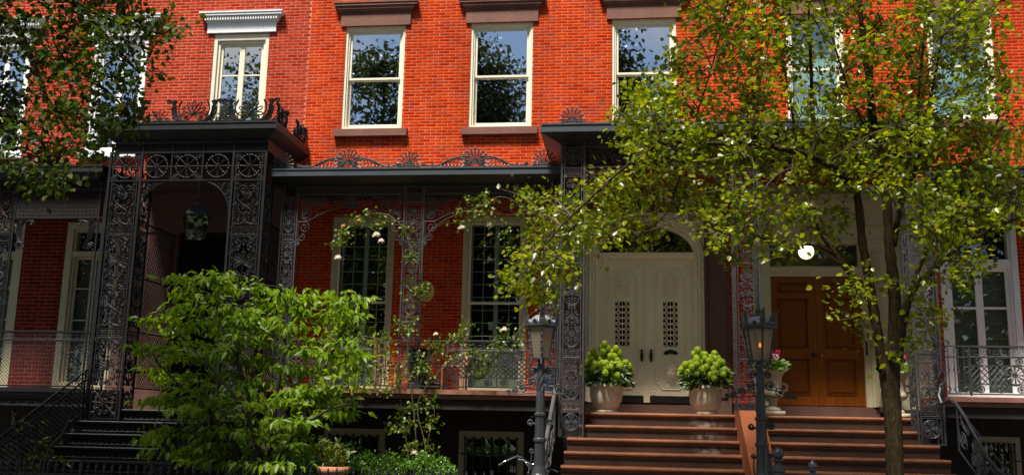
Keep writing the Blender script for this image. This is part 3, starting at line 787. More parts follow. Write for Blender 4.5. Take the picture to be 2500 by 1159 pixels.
        for i in range(nz):
            z = g0+(g1-g0)*(i+.5)/nz; hh = (g1-g0)/nz
            gr.ring(c, z, gw*.50, .010, 14, .135, hh*.62)
            gr.st([(c-gw, z-hh*.5), (c-gw*.45, z), (c-gw, z+hh*.5)], .009, .135); gr.st([(c+gw, z-hh*.5), (c+gw*.45, z), (c+gw, z+hh*.5)], .009, .135)
            gr.st([(c, z-hh*.5), (c, z+hh*.5)], .006, .135)
            for sx in (-1, 1): gr.ring(c+sx*gw*.78, z+hh*.5, gw*.16, .008, 8, .135)
        gr.build('pierced_grille', M_DOOR, leaf)
        MB().box(a+.05, b-.05, y0-.012, y0-.001, 1.99, 2.12).build('kick_plate', M_BLACK, leaf)
        if sg > 0: MB().profy([(c-.13, 2.86), (c-.10, 2.90), (c, 2.93), (c+.10, 2.90), (c+.13, 2.86), (c+.09, 2.83), (c, 2.855), (c-.09, 2.83)], y0-.014, y0-.001).build('letter_slot', M_BLACK, leaf)
        hx = (b-.075) if sg < 0 else (a+.075)
        hd = MB(); hd.profy([(hx+.03*math.cos(k*PI/6), 2.80+.10*math.sin(k*PI/6)) for k in range(12)], y0-.02, y0-.001)
        hd.tube([(hx, y0-.02, 2.88), (hx, y0-.055, 2.86), (hx, y0-.06, 2.80), (hx, y0-.055, 2.74), (hx, y0-.02, 2.72)], .013); hd.ball((hx, y0-.045, 2.90), .026)
        hd.build('handle', M_BLACK, leaf)
white_entrance(hB)

# ------------------------------------------------ house A (crimson brick, white trim)
A0, A1 = -14.3, B0
opsA = [(-8.08, -6.96, 6.62, 8.98), (-10.56, -9.44, 6.62, 8.98), (-13.0, -11.9, 6.62, 8.98), (-10.72, -9.60, 2.06, 5.22), (-13.3, -11.6, 2.06, 5.22), (-9.58, -6.4, 2.0, 5.75)]
hA = house_shell('brick_house', A0, A1, 'crimson brick house with white window trim behind the black iron portico', opsA, M_MORT_A, [])
courses(hA, A0+.004, A1-.004, 5.75, HT-.05, [(a-.003, b+.003, c, d) for a, b, c, d in opsA], .206, .0605, M_BRICK_A, singles=300, seed=3)
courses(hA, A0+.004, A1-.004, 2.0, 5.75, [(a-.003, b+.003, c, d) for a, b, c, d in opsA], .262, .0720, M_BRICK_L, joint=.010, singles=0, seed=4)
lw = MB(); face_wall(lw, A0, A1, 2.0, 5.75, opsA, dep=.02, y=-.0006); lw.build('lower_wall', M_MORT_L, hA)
def casement_window(h, x0, x1, z0, z1, zt, m, gl, y=.06, trans=None):
    f = MB(); frame_rect(f, x0, x1, z0, z1, .07, y-.05, y+.16, top=.12); frame_rect(f, x0+.07, x1-.07, z0+.04, z1-.12, .05, y-.01, y+.16)
    w = f.build('window', m, h)
    a, b = x0+.12, x1-.12; c = (a+b)/2
    for s0, s1 in ((a, c), (c, b)):
        s = MB(); frame_rect(s, s0, s1, z0+.06, z1-.17, .052, y+.03, y+.08); s.box(s0+.05, s1-.05, y+.035, y+.075, zt-.013, zt+.013)
        s.build('casement', m, w)
        pane(w, s0+.045, s1-.045, z0+.1, zt, y+.055, gl); pane(w, s0+.045, s1-.045, zt, z1-.2, y+.055, gl)
    room(w, x0, x1, z0, z1, y+.165, y+1.3)
    return w
for i in range(3):
    a, b, c, d = opsA[i]
    casement_window(hA, a, b, c, d, 8.16, M_WHITE if i else M_CREAM, M_GL_UP)
    lintel(hA, a-.14, b+.14, 9.0, 9.40, 9.20, M_WHITE, dent=True, proj=.15)
    s = MB(); s.prof([(0.1, 6.50), (-.10, 6.50), (-.10, 6.60), (.1, 6.615)], a-.1, b+.1); s.build('window_sill', M_WHITE, hA)
# lower windows with blinds
for a, b in ((-10.72, -9.60), (-13.3, -11.6)):
    f = MB(); frame_rect(f, a, b, 2.06, 5.22, .13, -.012, .16); frame_rect(f, a+.13, b-.13, 2.1, 5.09, .05, .03, .16); f.box(a+.13, b-.13, .0, .16, 4.56, 4.66)
    w = f.build('window', M_CREAMD, hA); c = (a+b)/2
    for s0, s1 in ((a+.18, c), (c, b-.18)):
        s = MB(); frame_rect(s, s0, s1, 2.12, 4.56, .05, .07, .11)
        for z in (2.75, 3.35, 3.95): s.box(s0+.05, s1-.05, .08, .10, z-.012, z+.012)
        s.build('casement', M_CREAMD, w); pane(w, s0+.05, s1-.05, 2.17, 4.51, .09, M_GL_LO)
    pane(w, a+.18, b-.18, 4.66, 5.04, .09, M_GL_LO)
    MB().box(a+.16, b-.16, .2, .22, 2.1, 4.5).build('blind', M_BLIND, w); room(w, a, b, 2.06, 5.22, .25, 1.2)
# dark entrance with brown piers
def dark_entrance(h):
    s = MB()
    for x0, x1 in ((-9.56, -8.42), (-7.02, -6.45)):
        s.box(x0, x1, -.12, .1, 1.7, 5.0); s.box(x0-.03, x1+.03, -.15, .1, 1.7, 2.25); s.box(x0+.12, x1-.12, -.14, -.12, 2.4, 4.85)
    s.box(-9.56, -6.42, -.14, .1, 5.0, 5.76); s.box(-9.2, -6.2, -.06, .0, 5.765, 6.42)  # last box: dark panel added to stand for shade on the brick above
    s.build('door_surround', M_BROWN, h)
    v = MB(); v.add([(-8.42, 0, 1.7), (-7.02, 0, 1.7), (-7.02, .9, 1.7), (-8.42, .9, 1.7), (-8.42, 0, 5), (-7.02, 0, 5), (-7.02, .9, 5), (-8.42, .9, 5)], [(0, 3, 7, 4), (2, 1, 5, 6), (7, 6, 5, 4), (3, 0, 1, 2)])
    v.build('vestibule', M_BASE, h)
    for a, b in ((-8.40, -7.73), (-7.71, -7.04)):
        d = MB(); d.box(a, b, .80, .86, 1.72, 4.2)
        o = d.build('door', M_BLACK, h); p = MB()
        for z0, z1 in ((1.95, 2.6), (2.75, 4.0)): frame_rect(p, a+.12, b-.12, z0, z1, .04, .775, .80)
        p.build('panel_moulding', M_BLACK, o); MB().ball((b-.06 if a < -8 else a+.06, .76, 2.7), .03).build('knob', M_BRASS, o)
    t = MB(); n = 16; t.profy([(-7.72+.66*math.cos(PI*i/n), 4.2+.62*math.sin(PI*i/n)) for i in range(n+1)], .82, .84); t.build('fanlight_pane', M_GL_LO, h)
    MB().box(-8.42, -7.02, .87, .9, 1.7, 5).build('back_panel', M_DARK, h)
dark_entrance(hA)

# ------------------------------------------------ house C (scarlet brick, oak doors)
C0, C1 = B1, 10.2
opsC = [(2.86, 3.88, *UPZ), (5.34, 6.46, *UPZ), (8.0, 9.1, *UPZ), (5.32, 6.60, 2.16, 5.60), (8.0, 9.2, 2.16, 5.6), (2.16, 5.10, 2.0, 5.83)]
hC = house_shell('brick_house', C0, C1, 'scarlet brick house with oak double doors behind the street tree', opsC, M_MORT_B, [(5.72, 6.44, .2, 1.54)])
courses(hC, C0+.004, C1-.004, 2.0, HT-.05, [(a-.003, b+.003, c, d) for a, b, c, d in opsC], .213, .0600, M_BRICK_C, singles=300, seed=5)
for i in range(3):
    a, b, c, d = opsC[i]
    sash_window(hC, a, b, c, d, 8.03, M_CREAM, glass('pale_window_glass', .30, (.85, .95, .9)) if i == 0 else bpy.data.materials['pale_window_glass'], curtain=M_CURT)
    lintel(hC, a-.10, b+.10, 9.065, 9.53, 9.32, M_BROWNC)
    s = MB(); s.prof([(0.1, 6.85), (-.10, 6.85), (-.10, 6.985), (.1, 7.0)], a-.12, b+.12); s.build('window_sill', M_BROWNC, hC)
basement_window(hC, 5.72, 6.44, 1.54)
def tall_window(h, a, b):
    f = MB(); frame_rect(f, a, b, 2.16, 5.60, .10, -.012, .16); frame_rect(f, a+.10, b-.10, 2.2, 5.50, .04, .03, .16); f.box(a+.10, b-.10, .01, .16, 4.38, 4.52)
    w = f.build('window', M_WHITE, h); c = (a+b)/2
    for s0, s1 in ((a+.14, c), (c, b-.14)):
        s = MB(); frame_rect(s, s0, s1, 2.2, 4.38, .06, .07, .11); s.box(s0+.06, s1-.06, .08, .10, 3.67, 3.71); s.build('casement', M_WHITE, w)
        pane(w, s0+.05, s1-.05, 2.25, 3.69, .09, M_GL_LO); pane(w, s0+.05, s1-.05, 3.69, 4.34, .09, M_GL_LO)
        bl = MB()
        for k in range(9): bl.prof([(.20, 2.2+.24*k), (.185, 2.2+.24*k+.02), (.20, 2.2+.24*(k+1)-.004), (.21, 2.2+.24*(k+1)-.004), (.21, 2.2+.24*k)], s0+.02, s1-.02)
        bl.build('blind', M_BLIND, w)
    pane(w, a+.14, b-.14, 4.52, 5.46, .09, M_GL_LO); room(w, a, b, 2.16, 5.60, .25, 1.3)
tall_window(hC, 5.32, 6.60); tall_window(hC, 8.0, 9.2)
def oak_entrance(h):
    s = MB(); X0, X1 = 2.16, 5.10
    s.box(X0, 2.46, -.04, .2, 1.9, 4.70); s.box(X0+.05, 2.40, -.065, -.04, 2.1, 4.6)
    s.box(4.00, X1, -.02, .2, 1.9, 4.70); s.box(4.10, 4.34, -.06, -.02, 1.95, 4.65); s.box(4.48, 4.95, -.05, -.02, 1.95, 4.65)
    s.box(X0, 2.46, -.03, .2, 4.70, 4.80); s.box(4.0, X1, -.03, .2, 4.70, 4.80); s.box(X0, X1, -.03, .2, 4.80, 5.83)
    for z0, z1, p in ((5.50, 5.56, .09), (5.62, 5.66, .13), (5.56, 5.62, .06), (4.80, 4.85, .06), (5.06, 5.09, .05)): s.box(X0, X1, -p, -.03, z0, z1)
    o = s.build('door_surround', M_CREAMD, h)
    MB().box(2.46, 4.0, .02, .20, 4.22, 4.40).prof([(.02, 4.25), (-.03, 4.30), (-.03, 4.37), (.02, 4.39)], 2.46, 4.0).build('transom_bar', M_CREAMD, o)
    MB().add([(2.46, .10, 4.40), (4.0, .10, 4.40), (4.0, .10, 4.80), (2.46, .10, 4.80)], [(0, 1, 2, 3)]).build('transom_pane', M_GL_LO, o)
    room(o, 2.46, 4.0, 4.4, 4.8, .21, 1.4, mat('warm_hall', (.10, .085, .05), .8))
    f = MB()
    for k in range(10):
        f.prof([(-.11, 2.0), (-.13, 2.0), (-.13, 4.6), (-.11, 4.6)], 4.12+.02*k, 4.13+.02*k)
    f.build('pilaster_flute', M_CREAMD, o)
    MB().box(2.3, 4.2, -.06, .2, 1.82, 1.985).build('threshold', M_BROWN, o)
    for sg in (-1, 1):
        a, b = (2.46, 3.228) if sg < 0 else (3.232, 4.0)
        d = MB(); z = [(2.18, 2.80), (2.96, 3.84), (3.92, 4.12)]; y0, y1 = .06, .12
        zz = [1.99]+[v for p in z for v in p]+[4.21]
        d.box(a, a+.13, y0, y1, 1.99, 4.21); d.box(b-.13, b, y0, y1, 1.99, 4.21)
        for i in range(0, len(zz), 2): d.box(a+.13, b-.13, y0, y1, zz[i], zz[i+1])
        leaf = d.build('door', M_OAK, h)
        for z0, z1 in z:
            p = MB(); x0, x1 = a+.13, b-.13; i = .06
            p.add([(x0, y0+.03, z0), (x1, y0+.03, z0), (x1, y0+.03, z1), (x0, y0+.03, z1), (x0+i, y0+.01, z0+i), (x1-i, y0+.01, z0+i), (x1-i, y0+.01, z1-i), (x0+i, y0+.01, z1-i)],
                  [(4, 5, 6, 7), (0, 1, 5, 4), (1, 2, 6, 5), (2, 3, 7, 6), (3, 0, 4, 7)])
            frame_rect(p, x0+.0, x1-.0, z0, z1, .018, y0-.012, y0+.02)
            p.build('panel', M_OAKD, leaf)
        kx = b-.06 if sg < 0 else a+.06
        k = MB(); k.ball((kx, y0-.05, 2.86), .034, 10, 6); k.tube([(kx, y0, 2.86), (kx, y0-.04, 2.86)], .014); k.disc(kx, 2.86, .035, y0-.008, y0-.001, 10)
        k.build('knob', M_BRASS if sg > 0 else M_BLACK, leaf, smooth=True)
    MB().box(4.02, 4.05, -.035, -.021, 2.85, 3.1).build('door_bell', M_BLACK, o)
oak_entrance(hC)
# ================================================================== stoops and porch floors
def step_prof(z, y, rise, tread, over=.035):
    """(y,z) outline of a stone step with a round nosing"""
    yb = y+tread+.04; r = .028
    nose = [(y-over+r-r*math.sin(a), z-r+r*math.cos(a)) for a in [i*PI/6 for i in range(7)]]
    return [(yb, z)]+nose+[(y-over+r+.012, z-2*r-.012), (y, z-2*r-.02), (y, z-rise+.0), (yb, z-rise)]
def tread_prof(z, y, over=.04):
    r = .027
    return [(y+.335, z), (y-over+r, z)]+[(y-over+r-r*math.sin(a), z-r+r*math.cos(a)) for a in [i*PI/6 for i in range(1, 7)]]+[(y+.335, z-.056)]
def stoop(x0, x1, label, gl, gr):
    t = thing('stoop', ((x0+x1)/2, -2.6, 0), label, 'stoop', 'brownstone stoops')
    zt = 1.80
    l = MB(); l.prof([(.02, zt)]+[(-1.35-.035+.028-.028*math.sin(i*PI/6), zt-.028+.028*math.cos(i*PI/6)) for i in range(7)]+[(-1.35, zt-.07), (-1.35, 0), (.02, 0)], x0, x1)
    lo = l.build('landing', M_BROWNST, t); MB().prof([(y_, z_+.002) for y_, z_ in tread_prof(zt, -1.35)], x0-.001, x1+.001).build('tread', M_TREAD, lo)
    for i in range(1, 9):
        z = zt-.2*i; y = -1.35-.30*i; k = max(0, i-1) if i > 1 else 0
        e = .12 if i >= 2 else 0
        xa, xb = x0-gl*k-(e if gl >= 0 and gl else 0), x1+gr*k+(e if gr else 0)
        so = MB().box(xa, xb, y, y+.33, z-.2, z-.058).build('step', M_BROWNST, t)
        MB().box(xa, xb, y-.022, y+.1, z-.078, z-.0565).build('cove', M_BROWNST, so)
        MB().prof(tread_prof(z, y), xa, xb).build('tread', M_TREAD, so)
    return t
def stained(base):
    M = base.copy(); M.name = 'stained_'+base.name; t = M.node_tree; b = t.nodes['Principled BSDF']; src = b.inputs['Base Color'].links[0].from_socket
    ge = nd(t, 'ShaderNodeNewGeometry'); sx = nd(t, 'ShaderNodeSeparateXYZ'); t.links.new(ge.outputs['Position'], sx.inputs[0])
    su = nd(t, 'ShaderNodeMath', operation='SUBTRACT'); su.inputs[1].default_value = 1.22; ab = nd(t, 'ShaderNodeMath', operation='ABSOLUTE'); t.links.new(sx.outputs['X'], su.inputs[0]); t.links.new(su.outputs[0], ab.inputs[0])
    mr = nd(t, 'ShaderNodeMapRange'); mr.inputs['From Min'].default_value = .30; mr.inputs['From Max'].default_value = .02; t.links.new(ab.outputs[0], mr.inputs[0])
    no = nd(t, 'ShaderNodeTexNoise'); no.inputs['Scale'].default_value = 9; no.inputs['Detail'].default_value = 6; t.links.new(ge.outputs['Position'], no.inputs['Vector'])
    r2 = nd(t, 'ShaderNodeMapRange'); r2.inputs['From Min'].default_value = .42; r2.inputs['From Max'].default_value = .62; t.links.new(no.outputs['Fac'], r2.inputs[0])
    mu = nd(t, 'ShaderNodeMath', operation='MULTIPLY'); t.links.new(mr.outputs[0], mu.inputs[0]); t.links.new(r2.outputs[0], mu.inputs[1])
    mx = nd(t, 'ShaderNodeMixRGB'); mx.inputs[2].default_value = (.24, .22, .20, 1); t.links.new(mu.outputs[0], mx.inputs[0]); t.links.new(src, mx.inputs[1]); t.links.new(mx.outputs[0], b.inputs['Base Color'])
    return M
S1 = stoop(-.80, 1.66, 'wide brownstone stoop with stained steps below the white double door', .028, 0)
S2 = stoop(2.02, 4.40, 'wide brownstone stoop below the oak double doors, partly behind the tree trunk', 0, .05)
ms_ = stained(M_BROWNST)
for o_ in S1.children:
    if o_.name.startswith(('landing', 'step')) and (o_.name.startswith('landing') or max((o_.matrix_basis @ v.co).z for v in o_.data.vertices) > 1.3): o_.data.materials[0] = ms_
ck = thing('cheek_wall', (1.84, -2.4, 0), 'sloping orange-brown stone cheek wall between the two brownstone stoops', 'wall')
c = MB(); c.add([(1.665, -1.30, 0), (2.015, -1.30, 0), (2.015, -1.30, 1.86), (1.665, -1.30, 1.86), (1.665, -1.98, 1.86), (2.015, -1.98, 1.86), (1.665, -3.95, .62), (2.015, -3.95, .62), (1.665, -3.95, 0), (2.015, -3.95, 0)],
      [(3, 2, 5, 4), (4, 5, 7, 6), (6, 7, 9, 8), (0, 3, 4, 6, 8), (1, 9, 7, 5, 2), (0, 1, 2, 3)])
c.build('slab', M_CHEEK, ck)

def porch_floor(name, x0, x1, zt, m, m2, label, y=-1.38):
    t = thing(name, ((x0+x1)/2, -.7, zt-.15), label, 'porch floor', 'porch floors along the houses')
    MB().prof([(-.01, zt), (y, zt), (y, zt-.075), (y+.05, zt-.09), (y+.05, zt-.15), (-.01, zt-.15)], x0, x1).build('floor_slab', m, t)
    MB().box(x0, x1, y+.10, y+.16, zt-.32, zt-.152).build('edge_beam', m2, t)
    return t
pfB = porch_floor('porch_floor', -6.10, -1.24, 2.12, M_BROWNL, M_BASE, 'brownstone porch floor ledge under the railing of the rose porch')
b = MB()
for x in (-1.32, -6.0):
    b.add(*(lambda sg: ([(x, -1.22, 1.80), (x+sg*.5, -1.22, 1.80), (x, -1.22, 1.30), (x, -1.2, 1.80), (x+sg*.5, -1.2, 1.80), (x, -1.2, 1.30)], [(0, 1, 2), (5, 4, 3)]))(-1 if x > -3 else 1)) if False else None
def inside_q(x, z): return x > .0 and z > .0 and (x-.52)**2+(z-.0)**2 > .0 and x*1.0+0 < .5 and z < .42 and ((.5-x)/.5)**2+((.42-z)/.42)**2 > -1 and ((x-.5)**2/.25+(z)**2/.1764) > 1
q = m_fill(lambda x, z: 0 < x < .5 and 0 < z < .42 and ((.5-x)/.5)**2+(z/.42)**2 > .0 and ((x-.0)/.5)**2+((z-.0)/.42)**2 < 4 and z > .42*(x/.5)**.6, (0, .5, 0, .42), (.09, .055, .035), 3)
br = place('floor_bracket', q.mesh('floor_bracket', M_IRONB), pfB, (-1.30, -1.24, 1.38), scale=(-1, 1, 1))
pfA = porch_floor('porch_floor', -13.9, -9.22, 2.04, M_IRONB, M_IRONB, 'black iron porch floor at the far left')
mb = m_greek(3.4, .10, 20, .006); place('edge_frieze', mb.mesh('edge_frieze', M_IRONB), pfA, (-12.65, -1.30, 1.74))
pfC = porch_floor('porch_floor', 4.86, 10.1, 2.14, M_BROWNL, M_BASE, 'brownstone porch floor ledge at the right edge')

# black iron stoop
ist = thing('iron_stoop', (-8.0, -2.6, 0), 'black cast-iron stoop with perforated risers, half hidden by the green shrub', 'stoop')
MB().box(-8.45, -6.98, -1.62, .0, 1.66, 1.70).build('landing', M_IRONB, ist)
for i in range(8):
    z = 1.70-.2*i; y = -1.6-.29*i
    xa, xb = (-8.52, -6.98) if i == 0 else (-9.16, -6.86)
    if z < .12: break
    s = MB(); s.prof([(y+.32, z), (y-.03, z), (y-.04, z-.012), (y-.03, z-.035), (y+.32, z-.03)], xa, xb)
    o = s.build('step', M_IRONB, ist)
    p = MB(); n = int((xb-xa)/.095)
    for k in range(n):
        x = xa+.06+.095*k
        p.ring(x, z-.115, .040, .007, 8, y+.02); p.disc(x, z-.115, .012, y+.012, y+.03, 6)
    p.st([(xa, z-.065), (xb, z-.065)], .008, y+.02); p.st([(xa, z-.165), (xb, z-.165)], .008, y+.02)
    p.box(xa, xb, y+.05, y+.06, z-.2, z-.035)
    p.build('pierced_riser', M_IRONB, o)

# ================================================================== iron columns
MESH = {}
def shared(key, f, m):
    k = (key, m.name)
    if k not in MESH: MESH[k] = f().mesh(key.split('|')[0], m)
    return MESH[k]
def column(parent, x0, x1, y, z0, z1, rows, m, bar=.016, side=0.0, double=True, label=None):
    """flat box column: corner bars > rows of pierced panels; rows = [(kind, za, zb)]"""
    b = MB()
    for x in (x0, x1):
        b.box(x-bar, x+bar, y-bar, y+bar, z0, z1)
        if side: b.box(x-bar*.8, x+bar*.8, y+side-bar*.8, y+side+bar*.8, z0, z1)
    if double:
        g = bar*3.0
        for x in (x0+g, x1-g): b.box(x-bar*.5, x+bar*.5, y-bar*.5, y+bar*.5, z0+.02, z1)
        z = z0+.3
        while z < z1:
            for xa, xb in ((x0, x0+g), (x1-g, x1)):
                b.box(xa-.02 if xa == x0 else xa, xb if xa == x0 else xb+.02, y-.006, y+.006, z-.006, z+.006)
            z += .42
    g = bar*3.0 if double else bar
    for k, za, zb in rows:
        b.box(x0, x1, y-bar*.6, y+bar*.6, zb-.006, zb+.006)
    b.box(x0, x1, y-bar*.7, y+bar*.7, z0, z0+.02)
    col = b.build('column', m, parent, label=label)
    w = x1-x0-2*g
    for k, za, zb in rows:
        h = zb-za; key = f'{k}_panel|{w:.2f}{h:.2f}'
        f = {'vase': lambda: m_vase(w, h), 'heart': lambda: m_heart(w, h), 'palmette': lambda: m_palm(w, h), 'greek_key': lambda: m_greek(w*.94, h*.8, max(2, round(w/.11))),
             'rosette': lambda: m_rosette(w, h), 'star': lambda: m_star(w, h)}[k]
        me = shared(key, f, m)
        place(f'{k}_panel', me, col, (x0+g+(w*.03 if k == 'greek_key' else 0), y, za+(h*.1 if k == 'greek_key' else 0)))
        if side:
            place(f'{k}_panel', me, col, (x0, y+.03, za), rz=PI/2, scale=((side-.05)/w, 1, 1)); place(f'{k}_panel', me, col, (x1, y+.03, za), rz=PI/2, scale=((side-.05)/w, 1, 1))
    return col
def m_star(w, h, q=.010):
    mb = MB(); cx, cz = w/2, h/2
    for k in range(4):
        a = math.atan2(h, w)*(1 if k % 2 == 0 else -1)+PI*(k//2)
        e = (cx+math.cos(a)*math.hypot(w, h)*.48, cz+math.sin(a)*math.hypot(w, h)*.48)
        mb.st([(cx, cz), ((cx+e[0])/2, (cz+e[1])/2), e], [q*1.2, q*1.5, q*.9])
        for t in (.4, .7):
            for sg in (-1, 1): petal(mb, cx+(e[0]-cx)*t, cz+(e[1]-cz)*t, a+sg*.8, w*.17, w*.04, q*.8)
        a2 = k*PI/2
        mb.st([(cx, cz), (cx+math.cos(a2)*w*.42, cz+math.sin(a2)*h*.42)], [q*.8, q*1.3])
        for sg in (-1, 1): mb.st(spiral(cx+math.cos(a2+sg*.3)*w*.34, cz+math.sin(a2+sg*.3)*h*.34, w*.09, 1.3, a2, sg), q*.8)
    mb.ring(cx, cz, w*.14, q, 14); mb.disc(cx, cz, w*.08, -q*2, q*2, 8)
    return mb
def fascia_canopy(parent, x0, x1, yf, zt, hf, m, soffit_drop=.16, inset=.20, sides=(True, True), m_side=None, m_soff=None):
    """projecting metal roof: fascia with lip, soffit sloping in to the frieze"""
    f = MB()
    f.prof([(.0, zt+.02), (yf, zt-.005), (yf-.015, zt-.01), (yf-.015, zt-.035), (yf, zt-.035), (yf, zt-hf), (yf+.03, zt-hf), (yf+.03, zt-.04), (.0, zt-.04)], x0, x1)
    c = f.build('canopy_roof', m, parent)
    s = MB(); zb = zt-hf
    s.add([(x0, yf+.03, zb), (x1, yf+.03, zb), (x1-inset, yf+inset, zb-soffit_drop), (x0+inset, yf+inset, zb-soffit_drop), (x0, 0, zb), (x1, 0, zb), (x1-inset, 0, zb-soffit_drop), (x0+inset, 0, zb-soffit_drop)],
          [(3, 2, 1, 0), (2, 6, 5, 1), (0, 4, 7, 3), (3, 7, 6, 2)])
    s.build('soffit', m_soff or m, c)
    if sides[0]: MB().box(x0-.012, x0-.002, yf, 0, zt-hf, zt-.04).build('side_fascia', m_side or m, c)
    if sides[1]: MB().box(x1+.002, x1+.012, yf, 0, zt-hf, zt-.04).build('side_fascia', m_side or m, c)
    return c
def arch_bracket(parent, x, y, ztop, w, h, m, flip, seed, name='arch_bracket'):
    me_key = (name, w, h, seed, m.name)
    if me_key not in MESH:
        # region between the top left corner and a quarter ellipse centred at (w, -h)
        ins = lambda a, c: a > 0 and c < 0 and ((w-a)/w)**2+((c+h)/h)**2 > 1.0
        mb = m_fill(ins, (0, w, -h, 0), (w*.17, w*.12, w*.08, w*.05, w*.035), seed)
        arc = [(w-w*math.cos(t), -h+h*math.sin(t)) for t in [i*PI/2/14 for i in range(15)]]
        mb.st(arc, .011); mb.st([(0, 0), (w, 0)], .010); mb.st([(0, 0), (0, -h)], .010)
        for i in range(1, 14):
            mb.st(spiral(arc[i][0], arc[i][1]-.012, w*.03, 1.1, PI/2, 1, 7), .006)
        MESH[me_key] = mb.mesh(name, m)
    place(name, MESH[me_key], parent, (x, y, ztop), scale=(-1 if flip else 1, 1, 1))

# ------------------------------------------------ black portico of house A
YA = -1.65
pA = thing('iron_portico', (-7.65, YA, 1.52), 'tall black cast-iron portico with wheel frieze and heart-scroll columns', 'portico')
rowsA = [('star', 1.56, 2.05), ('palmette', 2.07, 2.86), ('greek_key', 2.87, 3.05), ('heart', 3.06, 3.86), ('palmette', 3.87, 4.64), ('greek_key', 4.65, 4.80), ('heart', 4.81, 5.60)]
for x0, x1 in ((-9.04, -8.46), (-6.79, -6.21)):
    column(pA, x0, x1, YA, 1.53, 6.14, rowsA, M_IRONB, bar=.02, side=.40)
xs = [-9.04, -8.46, -7.91, -7.345, -6.79, -6.21]
fb = MB()
for z in (5.62, 6.12, 6.28): fb.box(-9.06, -6.19, YA-.018, YA+.018, z-.012, z+.012)
for x in xs[1:-1]: fb.box(x-.012, x+.012, YA-.014, YA+.014, 5.61, 6.29)
fz = fb.build('frieze', M_IRONB, pA)
for i in range(5):
    a, b_ = xs[i], xs[i+1]; cn = i in (0, 2, 4)
    me = shared(f'wheel_panel|{cn}{(b_-a):.2f}', lambda: m_wheel(b_-a, .50, cn), M_IRONB); place('wheel_panel', me, fz, (a, YA, 5.62))
    me = shared(f'greek_key_panel|f{(b_-a):.2f}', lambda: m_greek(b_-a-.05, .12, 6, .006), M_IRONB); place('greek_key_panel', me, fz, (a+.025, YA, 6.14))
# solid dark backing behind the top key frieze and return friezes
for x in (-6.21, -9.04):
    me = shared('side_frieze|A', lambda: m_wheel(.55, .50, True), M_IRONB)
    for k in range(2): place('side_frieze', me, fz, (x, YA+.45+.58*k, 5.62), rz=PI/2)
MB().box(-9.0, -6.2, YA+.03, YA+.05, 6.13, 6.34).build('frieze_back', M_ROOFB, pA)
arch_bracket(pA, -8.44, YA, 5.60, .52, .62, M_IRONB, False, 11); arch_bracket(pA, -6.81, YA, 5.60, .52, .62, M_IRONB, True, 11)
cA = fascia_canopy(pA, -9.28, -6.02, YA-.17, 6.63, .14, M_ROOFB, .16, .24, (True, True), M_SIDE)
MB().box(-6.235, -6.215, YA+.05, 0, 6.16, 6.36).build('side_beam', M_SIDE, pA)
# lattice sides between columns and wall
for x in (-8.46, -6.24):
    me = shared('lattice_side|A', lambda: m_lattice(1.12, .92, .09, .007), M_IRONB)
    for z in (2.08, 3.06, 3.98): place('lattice_side', me, pA, (x, -1.16, z), rz=PI/2)
    b = MB()
    for z in (2.06, 3.02, 3.95, 4.92): b.box(x-.014, x+.014, -1.2, -.03, z-.012, z+.012)
    b.build('side_rail', M_IRONB, pA)
# horned crests on the canopy
def m_horn(w, h, q=.012):
    mb = MB()
    fan(mb, 0, h*.34, h*.62, 9, -.55, PI+.55, q*.95)
    for sg in (-1, 1):
        for dx, hh in ((0, 0), (.035, -.02), (-.035, .0)):
            mb.st(bez((sg*(w*.10+dx), .02), (sg*(w*.40+dx), h*.02), (sg*(w*.39+dx), h*.72+hh), 9)[1:], [q*1.5]*9)
        mb.st(bez((sg*w*.37, h*.66), (sg*w*.44, h*1.0), (sg*w*.49, h*.98), 6)+spiral(sg*w*.49, h*.90, h*.10, 1.2, PI/2, -sg)[1:], q*1.3)
        for a in (-.5, -.2, .1, .4): mb.st([(sg*w*.39, h*.66), (sg*w*.39+math.sin(a)*h*.26, h*.66+math.cos(a)*h*.30)], [q, q*1.7])
        mb.st(bez((sg*w*.22, h*.28), (sg*w*.36, h*.5), (sg*w*.24, h*.95), 7), [q*1.5, q*1.4, q*1.2, q, q, q*1.2, q*1.7, q])
        for k in range(4): petal(mb, sg*w*(.12+.10*k), .02, PI/2-sg*(.3+.25*k), h*.26, h*.06, q)
    mb.box(-w*.45, w*.45, -q, q, -.012, .018)
    return mb
zA = 6.63; yA = YA-.12
me = m_horn(.95, .42).mesh('canopy_crest', M_IRONB)
for x in (-7.53, -6.28): place('canopy_crest', me, pA, (x if x < -7 else -6.50, yA, zA))
place('canopy_crest', me, pA, (-8.85, yA, zA))
ms = m_anthemion(.5, .24, .009, 9).mesh('canopy_crest', M_IRONB)
for x in (-8.15, -6.95): place('canopy_crest', ms, pA, (x, yA, zA))
for y_, me_ in ((-1.30, me), (-.62, ms), (-.28, me)): place('canopy_crest', me_, pA, (-6.10, y_, zA), rz=PI/2, scale=(.6, 1, 1))
